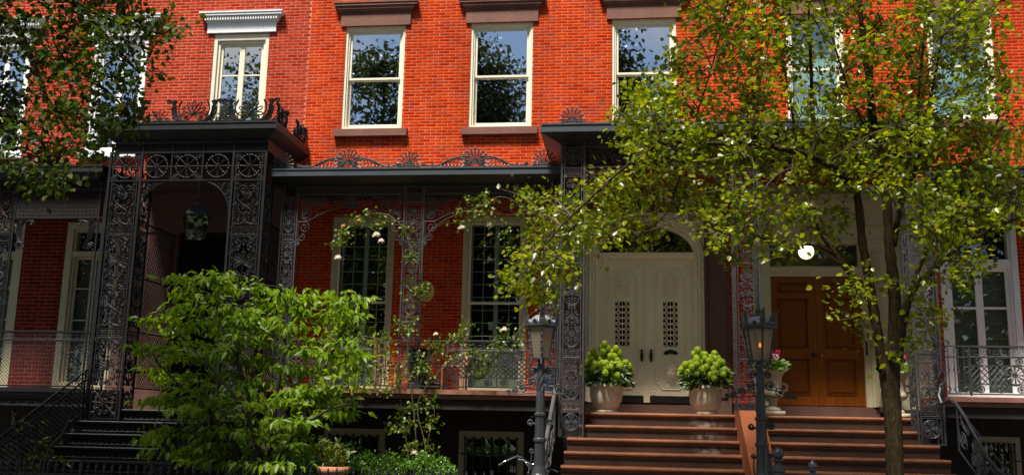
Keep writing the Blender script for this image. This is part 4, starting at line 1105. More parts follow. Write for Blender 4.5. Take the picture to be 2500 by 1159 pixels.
# lantern hanging in the portico
ln = thing('hanging_lantern', (-7.70, -.95, 4.70), 'dark four-sided lantern hanging inside the black portico', 'lantern')
def lantern4(t):
    c = Vector((-7.70, -.95, 0)); zt, zb = 5.13, 4.72; a, b = .245, .165
    def sq(r, z): return [(c.x+r*math.cos(PI/4+.55+k*PI/2)*1.2, c.y+r*math.sin(PI/4+.55+k*PI/2)*1.2, z) for k in range(4)]
    f = MB(); T, Bt = sq(a, zt), sq(b, zb)
    for k in range(4):
        f.tube([T[k], Bt[k]], .012, 4); f.tube([T[k], T[(k+1) % 4]], .012, 4); f.tube([Bt[k], Bt[(k+1) % 4]], .014, 4)
    f.build('frame', M_BLACK, t)
    r = MB(); r.add(sq(a+.02, zt)+sq(.14, 5.30)+sq(.06, 5.31), [(0, 1, 5, 4), (1, 2, 6, 5), (2, 3, 7, 6), (3, 0, 4, 7), (4, 5, 9, 8), (5, 6, 10, 9), (6, 7, 11, 10), (7, 4, 8, 11), (3, 2, 1, 0)])
    r.lathe([(.05, 5.31), (.05, 5.40), (.075, 5.41), (.02, 5.44), (.012, 5.46), (.012, 6.3)], (c.x, c.y, 0), 8); r.build('cap', mat('lantern_grey_metal', (.05, .055, .06), .35), t)
    for k in range(4):
        MB().add([T[k], T[(k+1) % 4], Bt[(k+1) % 4], Bt[k]], [(0, 1, 2, 3)]).build('pane', M_GL_LANT, t)
    MB().lathe([(.03, 4.70), (.03, 4.82), (.012, 4.83), (.012, 4.95)], (c.x, c.y, 0), 8).build('burner', M_BRASS, t)
lantern4(ln)
# window guard behind the crest
wg = thing('window_guard', (-7.5, -.2, 6.64), 'low black window guard with a palmette in front of the white-framed window', 'window guard')
g = MB()
for z in (6.98, 7.08): g.box(-8.05, -7.0, -.215, -.195, z-.008, z+.008)
for x in (-8.05, -7.0): g.box(x-.01, x+.01, -.215, -.195, 6.62, 7.09)
for sg in (-1, 1):
    for k in range(4):
        x = -7.52+sg*(.20+.10*k); g.st([(x+sg*.07, 6.98), (x+sg*.02, 6.93), (x+sg*.03, 6.86), (x-sg*.05, 6.78)], .008, -.205)
fan(g, -7.52, 6.76, .20, 9, -.2, PI+.2, .008)
g.build('guard_bars', M_IRONB, wg)

# ------------------------------------------------ porch A (far left)
poA = thing('iron_porch', (-11.2, -1.2, 2.04), 'black iron porch with a lattice frieze at the far left, half under leaves', 'porch')
nar = [('vase', 2.2, 3.0), ('greek_key', 3.02, 3.14), ('palmette', 3.16, 4.1), ('greek_key', 4.62, 4.78), ('heart', 4.8, 5.55), ('vase', 4.12, 4.6)]
column(poA, -11.42, -11.04, -1.2, 2.04, 5.78, nar, M_IRONB, bar=.014)
f = MB()
for z in (5.06, 5.58): f.box(-11.04, -9.25, -1.212, -1.188, z-.012, z+.012); f.box(-13.8, -11.42, -1.212, -1.188, z-.012, z+.012)
for x in (-9.43, -9.33): f.box(x-.014, x+.014, -1.214, -1.186, 2.04, 5.80)
fr = f.build('frieze', M_IRONB, poA)
me = shared('lattice_panel|A', lambda: m_lattice(1.58, .50, .075, .007, circ=True), M_IRONB); place('lattice_panel', me, fr, (-11.03, -1.2, 5.07)); place('lattice_panel', me, fr, (-13.1, -1.2, 5.07))
place('greek_key_panel', shared('greek_key_panel|pa', lambda: m_greek(1.58, .12, 14, .006), M_IRONB), fr, (-11.03, -1.2, 5.62))
def m_curl(h, q=.016):
    mb = MB()
    for dx in (0, .035, .07): mb.st(bez((.05+dx, 0), (-.02+dx*1.6, -h*.75), (.14+dx*.4, -h*.92), 9), [q*1.2]*10)
    mb.st(bez((.12, -h*.2), (.20, -.02), (.30, -.03), 6)+spiral(.30, -.07, .045, 1.3, PI/2, -1)[1:], q*.9)
    mb.st(bez((.02, -h*.3), (-.06, -.1), (-.05, 0), 6), q)
    for k in range(5): petal(mb, .12, -h*.9, PI+.3+.5*k, .12, .03, q*.7)
    for a in (-.5, -.2, .1, .4): mb.st([(.12, -h*.25), (.12+math.sin(a)*.12, -.02)], [q, q*1.5])
    return mb
cm = m_curl(.48).mesh('scroll_bracket', M_IRONB)
place('scroll_bracket', cm, poA, (-11.0, -1.2, 5.04)); place('scroll_bracket', cm, poA, (-9.47, -1.2, 5.04), scale=(-1, 1, 1))
r = MB()
for z in (3.02, 2.86): r.box(-11.04, -9.25, -1.215, -1.185, z-.012, z+.012); r.box(-13.8, -11.42, -1.215, -1.185, z-.012, z+.012)
r.box(-13.8, -9.25, -1.21, -1.19, 2.06, 2.085)
rl = r.build('railing', M_IRONB, poA)
me = shared('railing_lattice|A', lambda: m_lattice(1.76, .75, .062, .0038, dots=True), M_IRONB); place('railing_lattice', me, rl, (-11.03, -1.2, 2.09)); place('railing_lattice', me, rl, (-13.2, -1.2, 2.09))
place('greek_key_panel', shared('greek_key_panel|ra', lambda: m_greek(1.76, .12, 18, .006), M_IRONB), rl, (-11.03, -1.2, 2.88))
cpa = fascia_canopy(poA, -13.95, -9.30, -1.45, 5.98, .13, M_ROOFB, .10, .18, (True, False))
for x in (-13.0, -11.7, -10.6): place('canopy_crest', me_ if False else m_anthemion(.5, .36, .010, 9, wings=.55).mesh('canopy_crest', M_IRONB), poA, (x, -1.40, 5.98))

# ------------------------------------------------ rose porch of house B
poB = thing('iron_porch', (-3.65, -1.2, 2.12), 'grey iron porch with arched scrollwork and climbing roses in front of two tall windows', 'porch')
ncol = [('greek_key', 2.2, 2.34), ('vase', 2.36, 3.2), ('greek_key', 3.22, 3.34), ('vase', 3.36, 4.2), ('palmette', 4.22, 4.62), ('greek_key', 4.64, 4.76), ('vase', 4.78, 5.30), ('greek_key', 5.32, 5.42)]
for x0, x1 in ((-6.03, -5.75), (-3.84, -3.50), (-1.45, -1.17)):
    column(poB, x0, x1, -1.2, 2.12, 5.60, ncol, M_IRON, bar=.013)
f = MB()
for z in (5.46, 5.58): f.box(-5.75, -1.17, -1.21, -1.19, z-.008, z+.008)
fr = f.build('frieze', M_IRON, poB)
for a, b_ in ((-5.74, -3.85), (-3.49, -1.46)):
    w = b_-a; place('greek_key_panel', shared(f'greek_key_panel|pb{w:.2f}', lambda: m_greek(w, .10, 16, .006), M_IRON), fr, (a, -1.2, 5.47))
def m_spandrel(w, h, seed):
    """scrollwork between the frieze and a flat arch, w wide, hanging h below z=0"""
    cx = w/2; k0 = .35
    def arch(x):
        t = abs(x-cx)/cx
        return -h if t > 1-k0/cx*1.0 and False else -(.22+(h-.22)*max(0, (t-.12)/.70)**1.6) if t < .82 else -h
    ins = lambda x, z: 0 < x < w and z < 0 and z > arch(x)
    mb = m_fill(ins, (0, w, -h, 0), (.13, .10, .075, .05, .035), seed, .0075, 420)
    xs_ = [w*i/40 for i in range(41)]
    mb.st([(x, arch(x)) for x in xs_], .011); mb.st([(0, 0), (w, 0)], .010)
    fan(mb, cx, -.20, .20, 9, .15, PI-.15, .008)
    for sg in (-1, 1):
        for k in range(6):
            mb.st(bez((cx+sg*(cx-.05), -h*.9), (cx+sg*(cx-.10-.03*k), -h*.5), (cx+sg*(cx-.05-.09*k), -.05), 8), [.007]*6+[.010, .013, .007])
        mb.st(spiral(cx+sg*(cx-.13), -h-.10, .10, 1.5, PI/2, sg), .009); mb.st(spiral(cx+sg*(cx-.09), -h-.28, .07, 1.4, PI/2, sg), .008)
        mb.st([(cx+sg*(cx-.02), -h), (cx+sg*(cx-.02), -h-.42)], .008)
        fan(mb, cx+sg*(cx-.05), -h-.40, .12, 4, PI/2-sg*.2, PI/2-sg*1.6, .007)
    return mb
place('spandrel', m_spandrel(1.89, .48, 21).mesh('spandrel', M_IRON), poB, (-5.74, -1.2, 5.45)); place('spandrel', m_spandrel(2.03, .48, 22).mesh('spandrel', M_IRON), poB, (-3.49, -1.2, 5.45))
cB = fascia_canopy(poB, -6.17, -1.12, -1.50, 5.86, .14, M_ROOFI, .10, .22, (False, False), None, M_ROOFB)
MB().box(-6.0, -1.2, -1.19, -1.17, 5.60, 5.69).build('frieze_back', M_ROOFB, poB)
big = m_anthemion(.6, .35, .011, 13, wings=.92).mesh('canopy_crest', M_IRON); small = m_anthemion(.42, .30, .010, 11).mesh('canopy_crest', M_IRON)
for x, mm in ((-6.0, small), (-4.82, big), (-3.74, small), (-2.60, big), (-1.42, small)): place('canopy_crest', mm, poB, (x, -1.44, 5.865), scale=(1, 1, 1.0 if mm is small else 1.0))
# railing
def railing(parent, x0, x1, y, z0, z1, m, wheel, ncell=.085):
    r = MB(); za, zb = z1-.17, z0+.15
    for z, t in ((z1, .014), (za, .010), (zb, .009), (z0, .010), (z1-.30, .009)): r.box(x0, x1, y-t, y+t, z-t, z+t)
    for x in (x0, x1): r.box(x-.012, x+.012, y-.012, y+.012, z0-.03, z1)
    o = r.build('railing', m, parent)
    w = x1-x0
    mb = m_greek(w-.04, .14, max(4, round(w/.15)), .007); place('greek_key_panel', mb.mesh('greek_key_panel', m), o, (x0+.02, y, za+.015))
    z_l0, z_l1 = zb, z1-.30
    if wheel:
        cx = x0+w*wheel; rw = (z_l1-z_l0)*.62
        a = MB(); a.ring(0, 0, rw*.78, .011, 22); a.ring(0, 0, rw*.90, .007, 22); a.disc(0, 0, .04, -.014, .014, 8)
        for k in range(12):
            t = k*PI/6; a.st([(math.cos(t)*.04, math.sin(t)*.04), (math.cos(t)*rw*.6, math.sin(t)*rw*.6), (math.cos(t)*rw*.76, math.sin(t)*rw*.76)], [.007, .013, .009])
        place('rail_wheel', a.mesh('rail_wheel', m), o, (cx, y, (z_l0+z_l1)/2))
        segs = [(x0, cx-rw*.8), (cx+rw*.8, x1)]
    else: segs = [(x0, x1)]
    for s0, s1 in segs:
        if s1-s0 > .1:
            mb = m_lattice(s1-s0, z_l1-z_l0, ncell, .009); place('railing_lattice', mb.mesh('railing_lattice', m), o, (s0, y, z_l0))
    n = max(2, round(w/.29))
    me = MB(); me.ring(0, 0, .052, .009, 12)
    for k in range(5): petal(me, 0, 0, k*1.257, .05, .014, .006)
    me = me.mesh('rail_rosette', m)
    for i in range(n):
        x = x0+w*(i+.5)/n
        place('rail_rosette', me, o, (x, y, z0+.075))
        place('rail_rosette', me, o, (x, y, z1-.235))
for x0, x1, wh in ((-5.73, -4.30, .55), (-3.0, -1.62, .38)): railing(poB, x0, x1, -1.25, 2.17, 2.93, M_IRON, wh)
b = MB(); b.box(-4.30, -3.0, -1.26, -1.24, 2.16, 2.185); b.box(-4.30, -3.0, -1.262, -1.238, 2.92, 2.94)
for x in (-4.2, -4.05, -3.3, -3.15):
    b.st([(x, 2.18), (x, 2.92)], .009, -1.25); b.st([(x-.03, 2.3), (x-.03, 2.8)], .006, -1.25)
    b.ring(x, 2.55, .06, .008, 12, -1.25); b.ring(x, 2.25, .05, .007, 12, -1.25, .03)
b.build('railing', M_IRON, poB)
b = MB()
for k in range(3): b.ring(-1.52+.05*k*0, 2.30+.16*k, .055, .009, 12, -1.25)
b.st([(-1.6, 2.17), (-1.6, 2.6), (-1.54, 2.75), (-1.5, 2.85)], .012, -1.25); b.st(spiral(-1.42, 2.62, .06, 1.4, PI/2, 1), .008, -1.25)
b.build('rail_end_scroll', M_IRON, poB)

# ------------------------------------------------ double portico of houses B and C
YR = -1.75
pR = thing('iron_portico', (1.85, YR, 1.45), 'wide grey iron portico with three lacy columns shading both brownstone stoops', 'portico')
rowsR = [('rosette', 1.475, 1.80), ('greek_key', 1.81, 1.96), ('vase', 1.97, 2.62), ('greek_key', 2.63, 2.77), ('vase', 2.79, 4.12), ('greek_key', 4.14, 4.30), ('vase', 4.32, 5.60), ('greek_key', 5.62, 5.75), ('rosette', 5.77, 6.09)]
column(pR, -1.09, -.72, YR, 1.40, 6.24, rowsR, M_IRON, bar=.015, side=.34)
column(pR, 1.67, 2.05, YR, 1.86, 6.24, rowsR[1:], M_IRON, bar=.015, side=.34)
column(pR, 4.34, 4.72, YR, 1.40, 6.24, rowsR, M_IRON, bar=.015, side=.34)
f = MB()
for z in (5.76, 6.10, 6.22):
    for a, b_ in ((-.72, 1.67), (2.05, 4.34)): f.box(a, b_, YR-.014, YR+.014, z-.009, z+.009)
fr = f.build('frieze', M_IRON, pR)
def m_rinceau(w, h, seed):
    mb = m_fill(lambda x, z: .0 < x < w and 0 < z < h, (0, w, 0, h), (h*.42, h*.3, h*.2, h*.12), seed, .0075, 200)
    mb.st([(0, h/2)]+[(w*i/30, h/2+h*.12*math.sin(i*1.3)) for i in range(1, 30)]+[(w, h/2)], .008)
    return mb
for a, b_, sd_ in ((-.72, 1.67, 31), (2.05, 4.34, 32)):
    w = b_-a
    place('greek_key_panel', shared(f'greek_key_panel|r{w:.2f}', lambda: m_greek(w-.04, .10, 20, .007), M_IRON), fr, (a+.02, YR, 6.11))
    place('rinceau_panel', m_rinceau(w-.06, .32, sd_).mesh('rinceau_panel', M_IRON), fr, (a+.03, YR, 5.77))
    arch_bracket(pR, a+.01, YR, 5.74, .74, .78, M_IRON, False, 13); arch_bracket(pR, b_-.01, YR, 5.74, .74, .78, M_IRON, True, 13)
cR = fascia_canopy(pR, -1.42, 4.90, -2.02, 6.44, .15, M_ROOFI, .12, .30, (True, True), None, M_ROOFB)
me = shared('side_frieze|R', lambda: m_wheel(.62, .34, True), M_IRON)
b = MB()
for x in (-1.08, 4.71):
    for k in range(2): place('side_frieze', me, fr, (x, YR+.40+.65*k, 5.77), rz=PI/2)
    for z in (5.76, 6.10, 6.22): b.box(x-.01, x+.01, YR, -.02, z-.009, z+.009)
    b.box(x-.015, x+.015, -.10, -.07, 2.1, 6.24)
b.build('side_beam', M_IRON, pR)
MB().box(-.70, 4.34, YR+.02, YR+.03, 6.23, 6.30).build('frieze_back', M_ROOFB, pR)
cr_s = m_anthemion(.42, .30, .010, 11).mesh('canopy_crest', M_IRON)
for x in (-.92, 1.86, 4.5): place('canopy_crest', cr_s, pR, (x, -1.95, 6.445))
def m_scrollcrest(q=.013):
    mb = MB()
    for sg in (-1, 1):
        mb.st(bez((sg*.62, .02), (sg*.2, -.02), (sg*.08, .12), 8)+spiral(sg*.24, .16, .15, 1.7, PI if sg > 0 else 0, -sg)[1:], q)
        mb.st(spiral(sg*.48, .09, .075, 1.4, PI/2, sg), q*.9); fan(mb, sg*.24, .16, .10, 6, 0, 2*PI, .008)
        petal(mb, sg*.36, .08, PI/2-sg*.8, .12, .03, q*.7)
    mb.box(-.62, .62, -q, q, -.012, .012); fan(mb, 0, .08, .17, 5, .5, PI-.5, .009)
    return mb
me = m_scrollcrest().mesh('canopy_crest', M_IRON)
for x in (.30, 3.1): place('canopy_crest', me, pR, (x, -1.95, 6.445))
# round lit lamp hanging from the portico ceiling
gp = at(1968, 614, .45)
gl = thing('globe_lamp', gp, 'round glowing globe lamp in the transom window over the oak doors', 'lamp')
MB().ball(gp, .138, 20, 14).build('globe', M_GLOBE, gl, smooth=True)
b = MB(); b.tube([(gp[0], gp[1], gp[2]+.12), (gp[0], gp[1], gp[2]+.36)], .010, 6); b.lathe([(.06, gp[2]+.12), (.05, gp[2]+.155), (.015, gp[2]+.19)], (gp[0], gp[1], 0), 10); b.build('stem', M_BLACK, gl)
sc_ = thing('security_camera', (1.08, -.1, 5.27), 'small dark dome security camera above the white door arch', 'camera')
MB().lathe([(.05, 5.33), (.05, 5.29)], (1.08, -.14, 0), 12).build('mount', M_WHITE, sc_); MB().ball((1.08, -.14, 5.27), .045, 10, 6).build('dome', M_BLACK, sc_, smooth=True)

# ------------------------------------------------ porch C (right edge)
poC = thing('iron_porch', (7.4, -1.2, 2.14), 'grey iron porch with a low railing at the right edge of the houses', 'porch')
for x0, x1 in ((4.80, 4.90), (7.40, 7.74), (9.8, 10.1)):
    if x1-x0 > .2: column(poC, x0, x1, -1.2, 2.14, 5.5, ncol, M_IRON, bar=.013)
    else:
        b = MB(); b.box(4.80, 4.826, -1.213, -1.187, 2.14, 5.5); b.box(4.88, 4.90, -1.21, -1.19, 2.14, 5.5); b.build('post', M_IRON, poC)
railing(poC, 5.30, 7.38, -1.25, 2.19, 2.93, M_IRON, .32); railing(poC, 7.76, 9.78, -1.25, 2.19, 2.93, M_IRON, .5)
b = MB()
for x in (4.95, 5.10, 5.25):
    b.st([(x-.03, 2.2), (x-.03, 2.9)], .008, -1.25); b.st([(x+.03, 2.2), (x+.03, 2.9)], .008, -1.25); b.ring(x, 2.56, .045, .008, 12, -1.25); b.ring(x, 2.26, .05, .008, 12, -1.25, .04); b.ring(x, 2.88, .03, .007, 10, -1.25)
for z in (2.19, 2.93, 2.76): b.box(4.9, 5.30, -1.262, -1.238, z-.01, z+.01)
b.build('railing', M_IRON, poC)
place('spandrel', m_spandrel(2.4, .40, 23).mesh('spandrel', M_IRON), poC, (4.95, -1.2, 5.45)); place('spandrel', m_spandrel(2.0, .40, 24).mesh('spandrel', M_IRON), poC, (7.76, -1.2, 5.45))
fascia_canopy(poC, 4.92, 10.15, -1.46, 5.78, .14, M_ROOFB, .12, .2, (False, True))

# ================================================================== railings of the stoops
def slope_rail(name, P0, P1, label, m, hand=.03, top=.80, seed=5, scroll=True, group='stoop handrails'):
    """sloping railing in a vertical plane from P0 (top, back) to P1 (bottom, front): both are points on the handrail"""
    t = thing(name, (P0[0], (P0[1]+P1[1])/2, 0), label, 'handrail', group)
    h = MB(); A, B_ = Vector(P0), Vector(P1); d = B_-A
    pts = [A+Vector((0, .32, .02)), A+Vector((0, .08, .04))]+[A+d*u for u in (.04, .3, .6, .92)]+[B_+Vector((0, -.03, -.10)), B_+Vector((0, .02, -.2))]
    n = len(pts); V = []; F = []
    for p in pts: V += [(p.x-hand, p.y, p.z-.022), (p.x+hand, p.y, p.z-.022), (p.x+hand*.8, p.y, p.z+.014), (p.x, p.y, p.z+.024), (p.x-hand*.8, p.y, p.z+.014)]
    for i in range(n-1):
        for k in range(5):
            a, b2 = i*5+k, i*5+(k+1) % 5; F.append((a, b2, b2+5, a+5))
    F += [(4, 3, 2, 1, 0), tuple((n-1)*5+k for k in range(5))]
    h.add(V, F); h.build('handrail', m, t)
    L = math.hypot(d.y, d.x); slope = d.z/L
    mb = m_fill(lambda x, z: 0 < x < L and -top+.08 < z < -.05, (0, L, -top+.08, -.05), (.20, .13, .09, .06), seed, .010, 260) if scroll else None
    me = mb or MB()
    me.V = [(x, y, z) for x, y, z in me.V]
    for x in (0, L): me.st([(x, -.01), (x, -top)], .014)
    me.st([(0, -.05), (L, -.05)], .010); me.st([(0, -top+.07), (L, -top+.07)], .012)
    ux, uy = d.x/L, d.y/L
    me.V = [(A.x+x*ux-y*uy, A.y+x*uy+y*ux, A.z+z+x*slope) for x, y, z in me.V]
    me.build('scroll_panel', m, t)
    return t
slope_rail('stoop_railing', (-1.15, -1.95, 2.10), (-1.20, -3.75, .98), 'pale-topped grey scroll handrail on the left of the white-door stoop', mat('pale_worn_iron', (.10, .10, .10), .4, var=.25))
slope_rail('stoop_railing', (1.92, -2.0, 2.30), (1.86, -3.75, 1.05), 'grey scroll handrail standing on the cheek wall between two stoops', M_IRON, seed=6)
# curved right-hand railing
t = thing('stoop_railing', (4.85, -2.8, 0), 'grey scroll railing sweeping down on the right of the oak-door stoop', 'handrail', 'stoop handrails')
crv = [at(2298, 940, -1.8), at(2292, 965, -1.85), at(2300, 985, -1.95), at(2318, 975, -2.05), at(2335, 985, -2.2), at(2358, 1020, -2.45), at(2385, 1070, -2.8), at(2412, 1118, -3.15), at(2440, 1150, -3.45), at(2460, 1165, -3.6), at(2480, 1172, -3.75)]
h = MB(); h.tube(crv, .026, 8); h.build('handrail', M_IRON, t)
L = 2.0
mb = m_fill(lambda x, z: 0 < x < L and -.62-0 < z < -.04, (0, L, -.62, -.04), (.20, .15, .11, .075, .05), 9, .011, 300)
fan(mb, .95, -.36, .22, 12, 0, 2*PI, .010)
mb.st([(0, -.66), (L, -.66)], .014); mb.st([(0, -.02), (0, -.66)], .014); mb.st([(.0, -.02), (L, -.02)], .009)
V = []
P = [Vector(p) for p in crv[4:]]
seg = [0]
for a, b_ in zip(P[:-1], P[1:]): seg.append(seg[-1]+math.hypot(b_.x-a.x, b_.y-a.y))
for x, y, z in mb.V:
    u = max(0, min(x/L, 1))*seg[-1]
    i = max(k for k in range(len(seg)-1) if seg[k] <= u+1e-9); f_ = (u-seg[i])/(seg[i+1]-seg[i]); p = P[i].lerp(P[i+1], f_)
    V.append((p.x+y, p.y, p.z+z))
mb.V = V; mb.build('scroll_panel', M_IRON, t)
b = MB(); b.tube([at(2290, 920, -1.8), at(2300, 900, -1.8), at(2310, 915, -1.82), at(2306, 935, -1.85), at(2296, 940, -1.85)], .016, 6); b.build('top_scroll', M_IRON, t)
# black lattice railings of the iron stoop
def lattice_rail(P0, P1, flat, label, top=.72):
    t = thing('stoop_railing', (P0[0], (P0[1]+P1[1])/2, 0), label, 'handrail', 'stoop handrails')
    A, B_ = Vector(P0), Vector(P1); d = B_-A; L = math.hypot(d.x, d.y); sl = d.z/L
    h = MB(); pts = [A+Vector((0, flat, 0)), A, B_]
    h.tube(pts, .022, 6); h.build('handrail', M_IRONB, t)
    r = MB()
    for dz in (.16, top): r.tube([p+Vector((0, 0, -dz)) for p in pts], .014, 4)
    for q in (A+Vector((0, flat, 0)), A, B_): r.tube([q, q+Vector((0, 0, -top-.15))], .016, 4)
    ux, uy = d.x/L, d.y/L
    def warp(mb, sl_, o): mb.V = [(o.x+x*ux-y*uy, o.y+x*uy+y*ux, o.z+z+x*sl_) for x, y, z in mb.V]; return mb
    m1 = m_lattice(L, top-.18, .075, .007); m1.V = [(x, y, z-top+.01) for x, y, z in m1.V]; warp(m1, sl, A)
    m2 = MB(); n = int(L/.11)
    for i in range(n): m2.ring((i+.5)*L/n, -.08, .045, .007, 10)
    warp(m2, sl, A)
    r.build('rail_bars', M_IRONB, t); m1.build('railing_lattice', M_IRONB, t); m2.build('ring_band', M_IRONB, t)
    return t
lattice_rail((-9.08, -1.72, 2.33), (-9.30, -3.95, 1.02), .14, 'black lattice handrail sloping down on the left of the iron stoop')
lattice_rail((-6.90, -1.72, 2.20), (-6.74, -4.0, .86), .1, 'black lattice handrail of the iron stoop mostly behind the shrub')
# ================================================================== lamp posts
def lamp_post(x, y, label):
    t = thing('lamp_post', (x, y, 0), label, 'lamp post', 'lantern posts at the stoops')
    c = (x, y, 0)
    p = MB(); p.box(x-.13, x+.13, y-.13, y+.13, -.02, .80); p.box(x-.15, x+.15, y-.15, y+.15, .78, .84)
    p.lathe([(.125, .84), (.13, .90), (.10, .95), (.075, 1.05), (.072, 1.36), (.090, 1.37), (.090, 1.40), (.070, 1.42)], c, 16); p.build('base', M_IRON, t)
    s = MB(); s.lathe([(.068, 1.42), (.064, 1.70), (.078, 1.71), (.078, 1.735), (.060, 1.75), (.054, 1.98), (.048, 2.04)], c, 32, flute=.06, nf=8)
    s.build('fluted_shaft', M_IRON, t)
    tw = MB(); n = 14
    tw.lathe([(.050, 2.04+.30*i/n) for i in range(n+1)], c, 24, twist=.16, flute=.14, nf=6); tw.lathe([(.05, 2.34), (.042, 2.40), (.05, 2.44), (.03, 2.47)], c, 12)
    tw.build('twisted_shaft', M_IRON, t)
    R0, R1, zb, zt = .130, .205, 2.47, 2.905
    hx = lambda r, z, o=0: [(x+r*math.cos(PI/6+k*PI/3+o), y+r*math.sin(PI/6+k*PI/3+o), z) for k in range(6)]
    f = MB(); T, B_ = hx(R1, zt, .12), hx(R0, zb, .12)
    for k in range(6):
        a, b = Vector(B_[k]), Vector(T[k])
        f.tube([a, b], .018, 4); f.tube([T[k], T[(k+1) % 6]], .016, 4); f.tube([B_[k], B_[(k+1) % 6]], .015, 4)
        for u in (.15, .35, .55, .75, .92): f.ball(tuple(a.lerp(b, u)+(a.lerp(b, u)-Vector((x, y, a.lerp(b, u).z))).normalized()*.016), .014, 6, 4)
    f.lathe([(.03, 2.45), (.13, 2.47), (.13, 2.485)], c, 6)
    fr = f.build('lantern_frame', M_IRON, t)
    lip = MB(); o = .12; lip.add(hx(R1+.045, zt+.005, o)+hx(R1+.045, zt+.025, o)+hx(R1-.03, zt+.04, o)+hx(R1-.05, zt, o), [(k, (k+1) % 6, 6+(k+1) % 6, 6+k) for k in range(6)]+[(6+k, 6+(k+1) % 6, 12+(k+1) % 6, 12+k) for k in range(6)]+[(18+k, 18+(k+1) % 6, (k+1) % 6, k) for k in range(6)])
    lip.build('rim', M_IRON, t)
    d = MB(); d.lathe([(.175, zt+.03), (.165, zt+.07), (.135, zt+.12), (.085, zt+.155), (.04, zt+.17)], c, 24)
    M_DOME = mat('weathered_silver_dome', (.20, .21, .24), .5, var=.3, noise=(12, 5))
    dome = d.build('dome', M_DOME, t, smooth=True)
    hb = MB()
    for k in range(6):
        a = k*PI/3+.12+PI/3*0; ca, sa = math.cos(a), math.sin(a)
        hb.tube([(x+ca*.12, y+sa*.12, zt+.075), (x+ca*.20, y+sa*.20, zt+.065)], [.030, .034], 8)
    hb.build('vent_hood', M_DOME, dome)
    vh = MB()
    for k in range(6):
        a = k*PI/3+.12; ca, sa = math.cos(a), math.sin(a); vh.tube([(x+ca*.2005, y+sa*.2005, zt+.065), (x+ca*.2035, y+sa*.2035, zt+.0648)], .027, 8)
    vh.build('vent_hole', M_BLACK, dome)
    for k in range(6):
        a = PI/6+k*PI/3+.12; ca, sa = math.cos(a), math.sin(a)
        hr = MB(); pts = [(.225, zt+.01), (.232, zt+.07), (.228, zt+.14), (.248, zt+.21), (.300, zt+.265)]; ws = [.046, .044, .036, .024, .005]
        V = []
        for (r_, z_), w_ in zip(pts, ws):
            for e in (-1, 1): V.append((x+ca*r_-sa*w_*e, y+sa*r_+ca*w_*e, z_))
            for e in (1, -1): V.append((x+ca*(r_+.012)-sa*w_*.6*e, y+sa*(r_+.012)+ca*w_*.6*e, z_))
        F = []
        for i in range(4):
            for q in range(4): F.append((i*4+q, i*4+(q+1) % 4, i*4+4+(q+1) % 4, i*4+4+q))
        hr.add(V, F+[(3, 2, 1, 0)]); hr.build('horn', M_IRON, t)
        l = MB(); l.tube([(x+ca*.135, y+sa*.135, zb+.03), (x+ca*.145, y+sa*.145, zb-.03), (x+ca*.17, y+sa*.17, zb-.08)], [.022, .020, .006], 5); l.build('foot_leaf', M_IRON, t)
        MB().add([B_[k], B_[(k+1) % 6], T[(k+1) % 6], T[k]], [(0, 1, 2, 3)]).build('pane', M_GL_LANT_T, t)
    MB().lathe([(.05, zt+.165), (.055, zt+.19), (.03, zt+.20), (.026, zt+.215), (.044, zt+.235), (.044, zt+.25), (.022, zt+.28), (.014, zt+.40), (.004, zt+.48)], c, 12).build('spire', M_IRON, t, smooth=True)
    MB().lathe([(.03, zb), (.025, zb+.13), (.012, zb+.14), (.010, zb+.19)], c, 8).build('burner', M_BRASS, t)
    MB().lathe([(.004, zb+.19), (.016, zb+.205), (.012, zb+.225), (.002, zb+.255)], (x+.008, y-.01, 0), 8).build('flame', M_FLAME, t, smooth=True)
    for sg in (-1, 1):     # scroll arms either side of the shaft
        w = MB()
        for i, (dx, dz, r_) in enumerate(((.13, 2.16, .065), (.11, 2.30, .05), (.25, 2.08, .06), (.36, 2.04, .045), (.44, 2.02, .032))):
            w.st([(x+sg*a_, b_) for a_, b_ in spiral(dx, dz, r_, 1.5, PI/2 if i % 2 else -PI/2, 1 if i % 2 else -1)], .010, y)
            w.disc(x+sg*dx, dz, r_*.38, y-.012, y+.012, 8)
            if i: w.st([(x+sg*dx, dz), (x+sg*(dx-.12), dz+.02)], .008, y)
        w.st([(x+sg*.03, 2.02), (x+sg*.25, 2.00), (x+sg*.47, 2.0)], .009, y); w.st([(x+sg*.03, 2.16), (x+sg*.14, 2.16)], .009, y); w.st([(x+sg*.03, 2.30), (x+sg*.12, 2.30)], .009, y)
        w.build('scroll_arm', M_IRON, t)
        w = MB(); w.st(spiral(x+sg*.13, 1.62, .045, 1.6, 0, sg), .012, y); w.st([(x+sg*.06, 1.60), (x+sg*.17, 1.60)], .010, y); w.build('side_scroll', M_IRON, t)
        w = MB(); w.st(spiral(x+sg*.11, 1.24, .035, 1.5, 0, sg), .010, y); w.st([(x+sg*.10, 1.24), (x+sg*.115, 1.10), (x+sg*.09, .95)], .010, y); w.build('base_scroll', M_IRON, t)
    return t
M_GL_LANT_T = frosted_pane('smoky_lantern_glass')
lamp_post(-1.19, -4.02, 'gas lantern post with a lit flame left of the white-door stoop')
lamp_post(1.73, -4.02, 'gas lantern post with a lit flame in front of the cheek wall and oak doors')

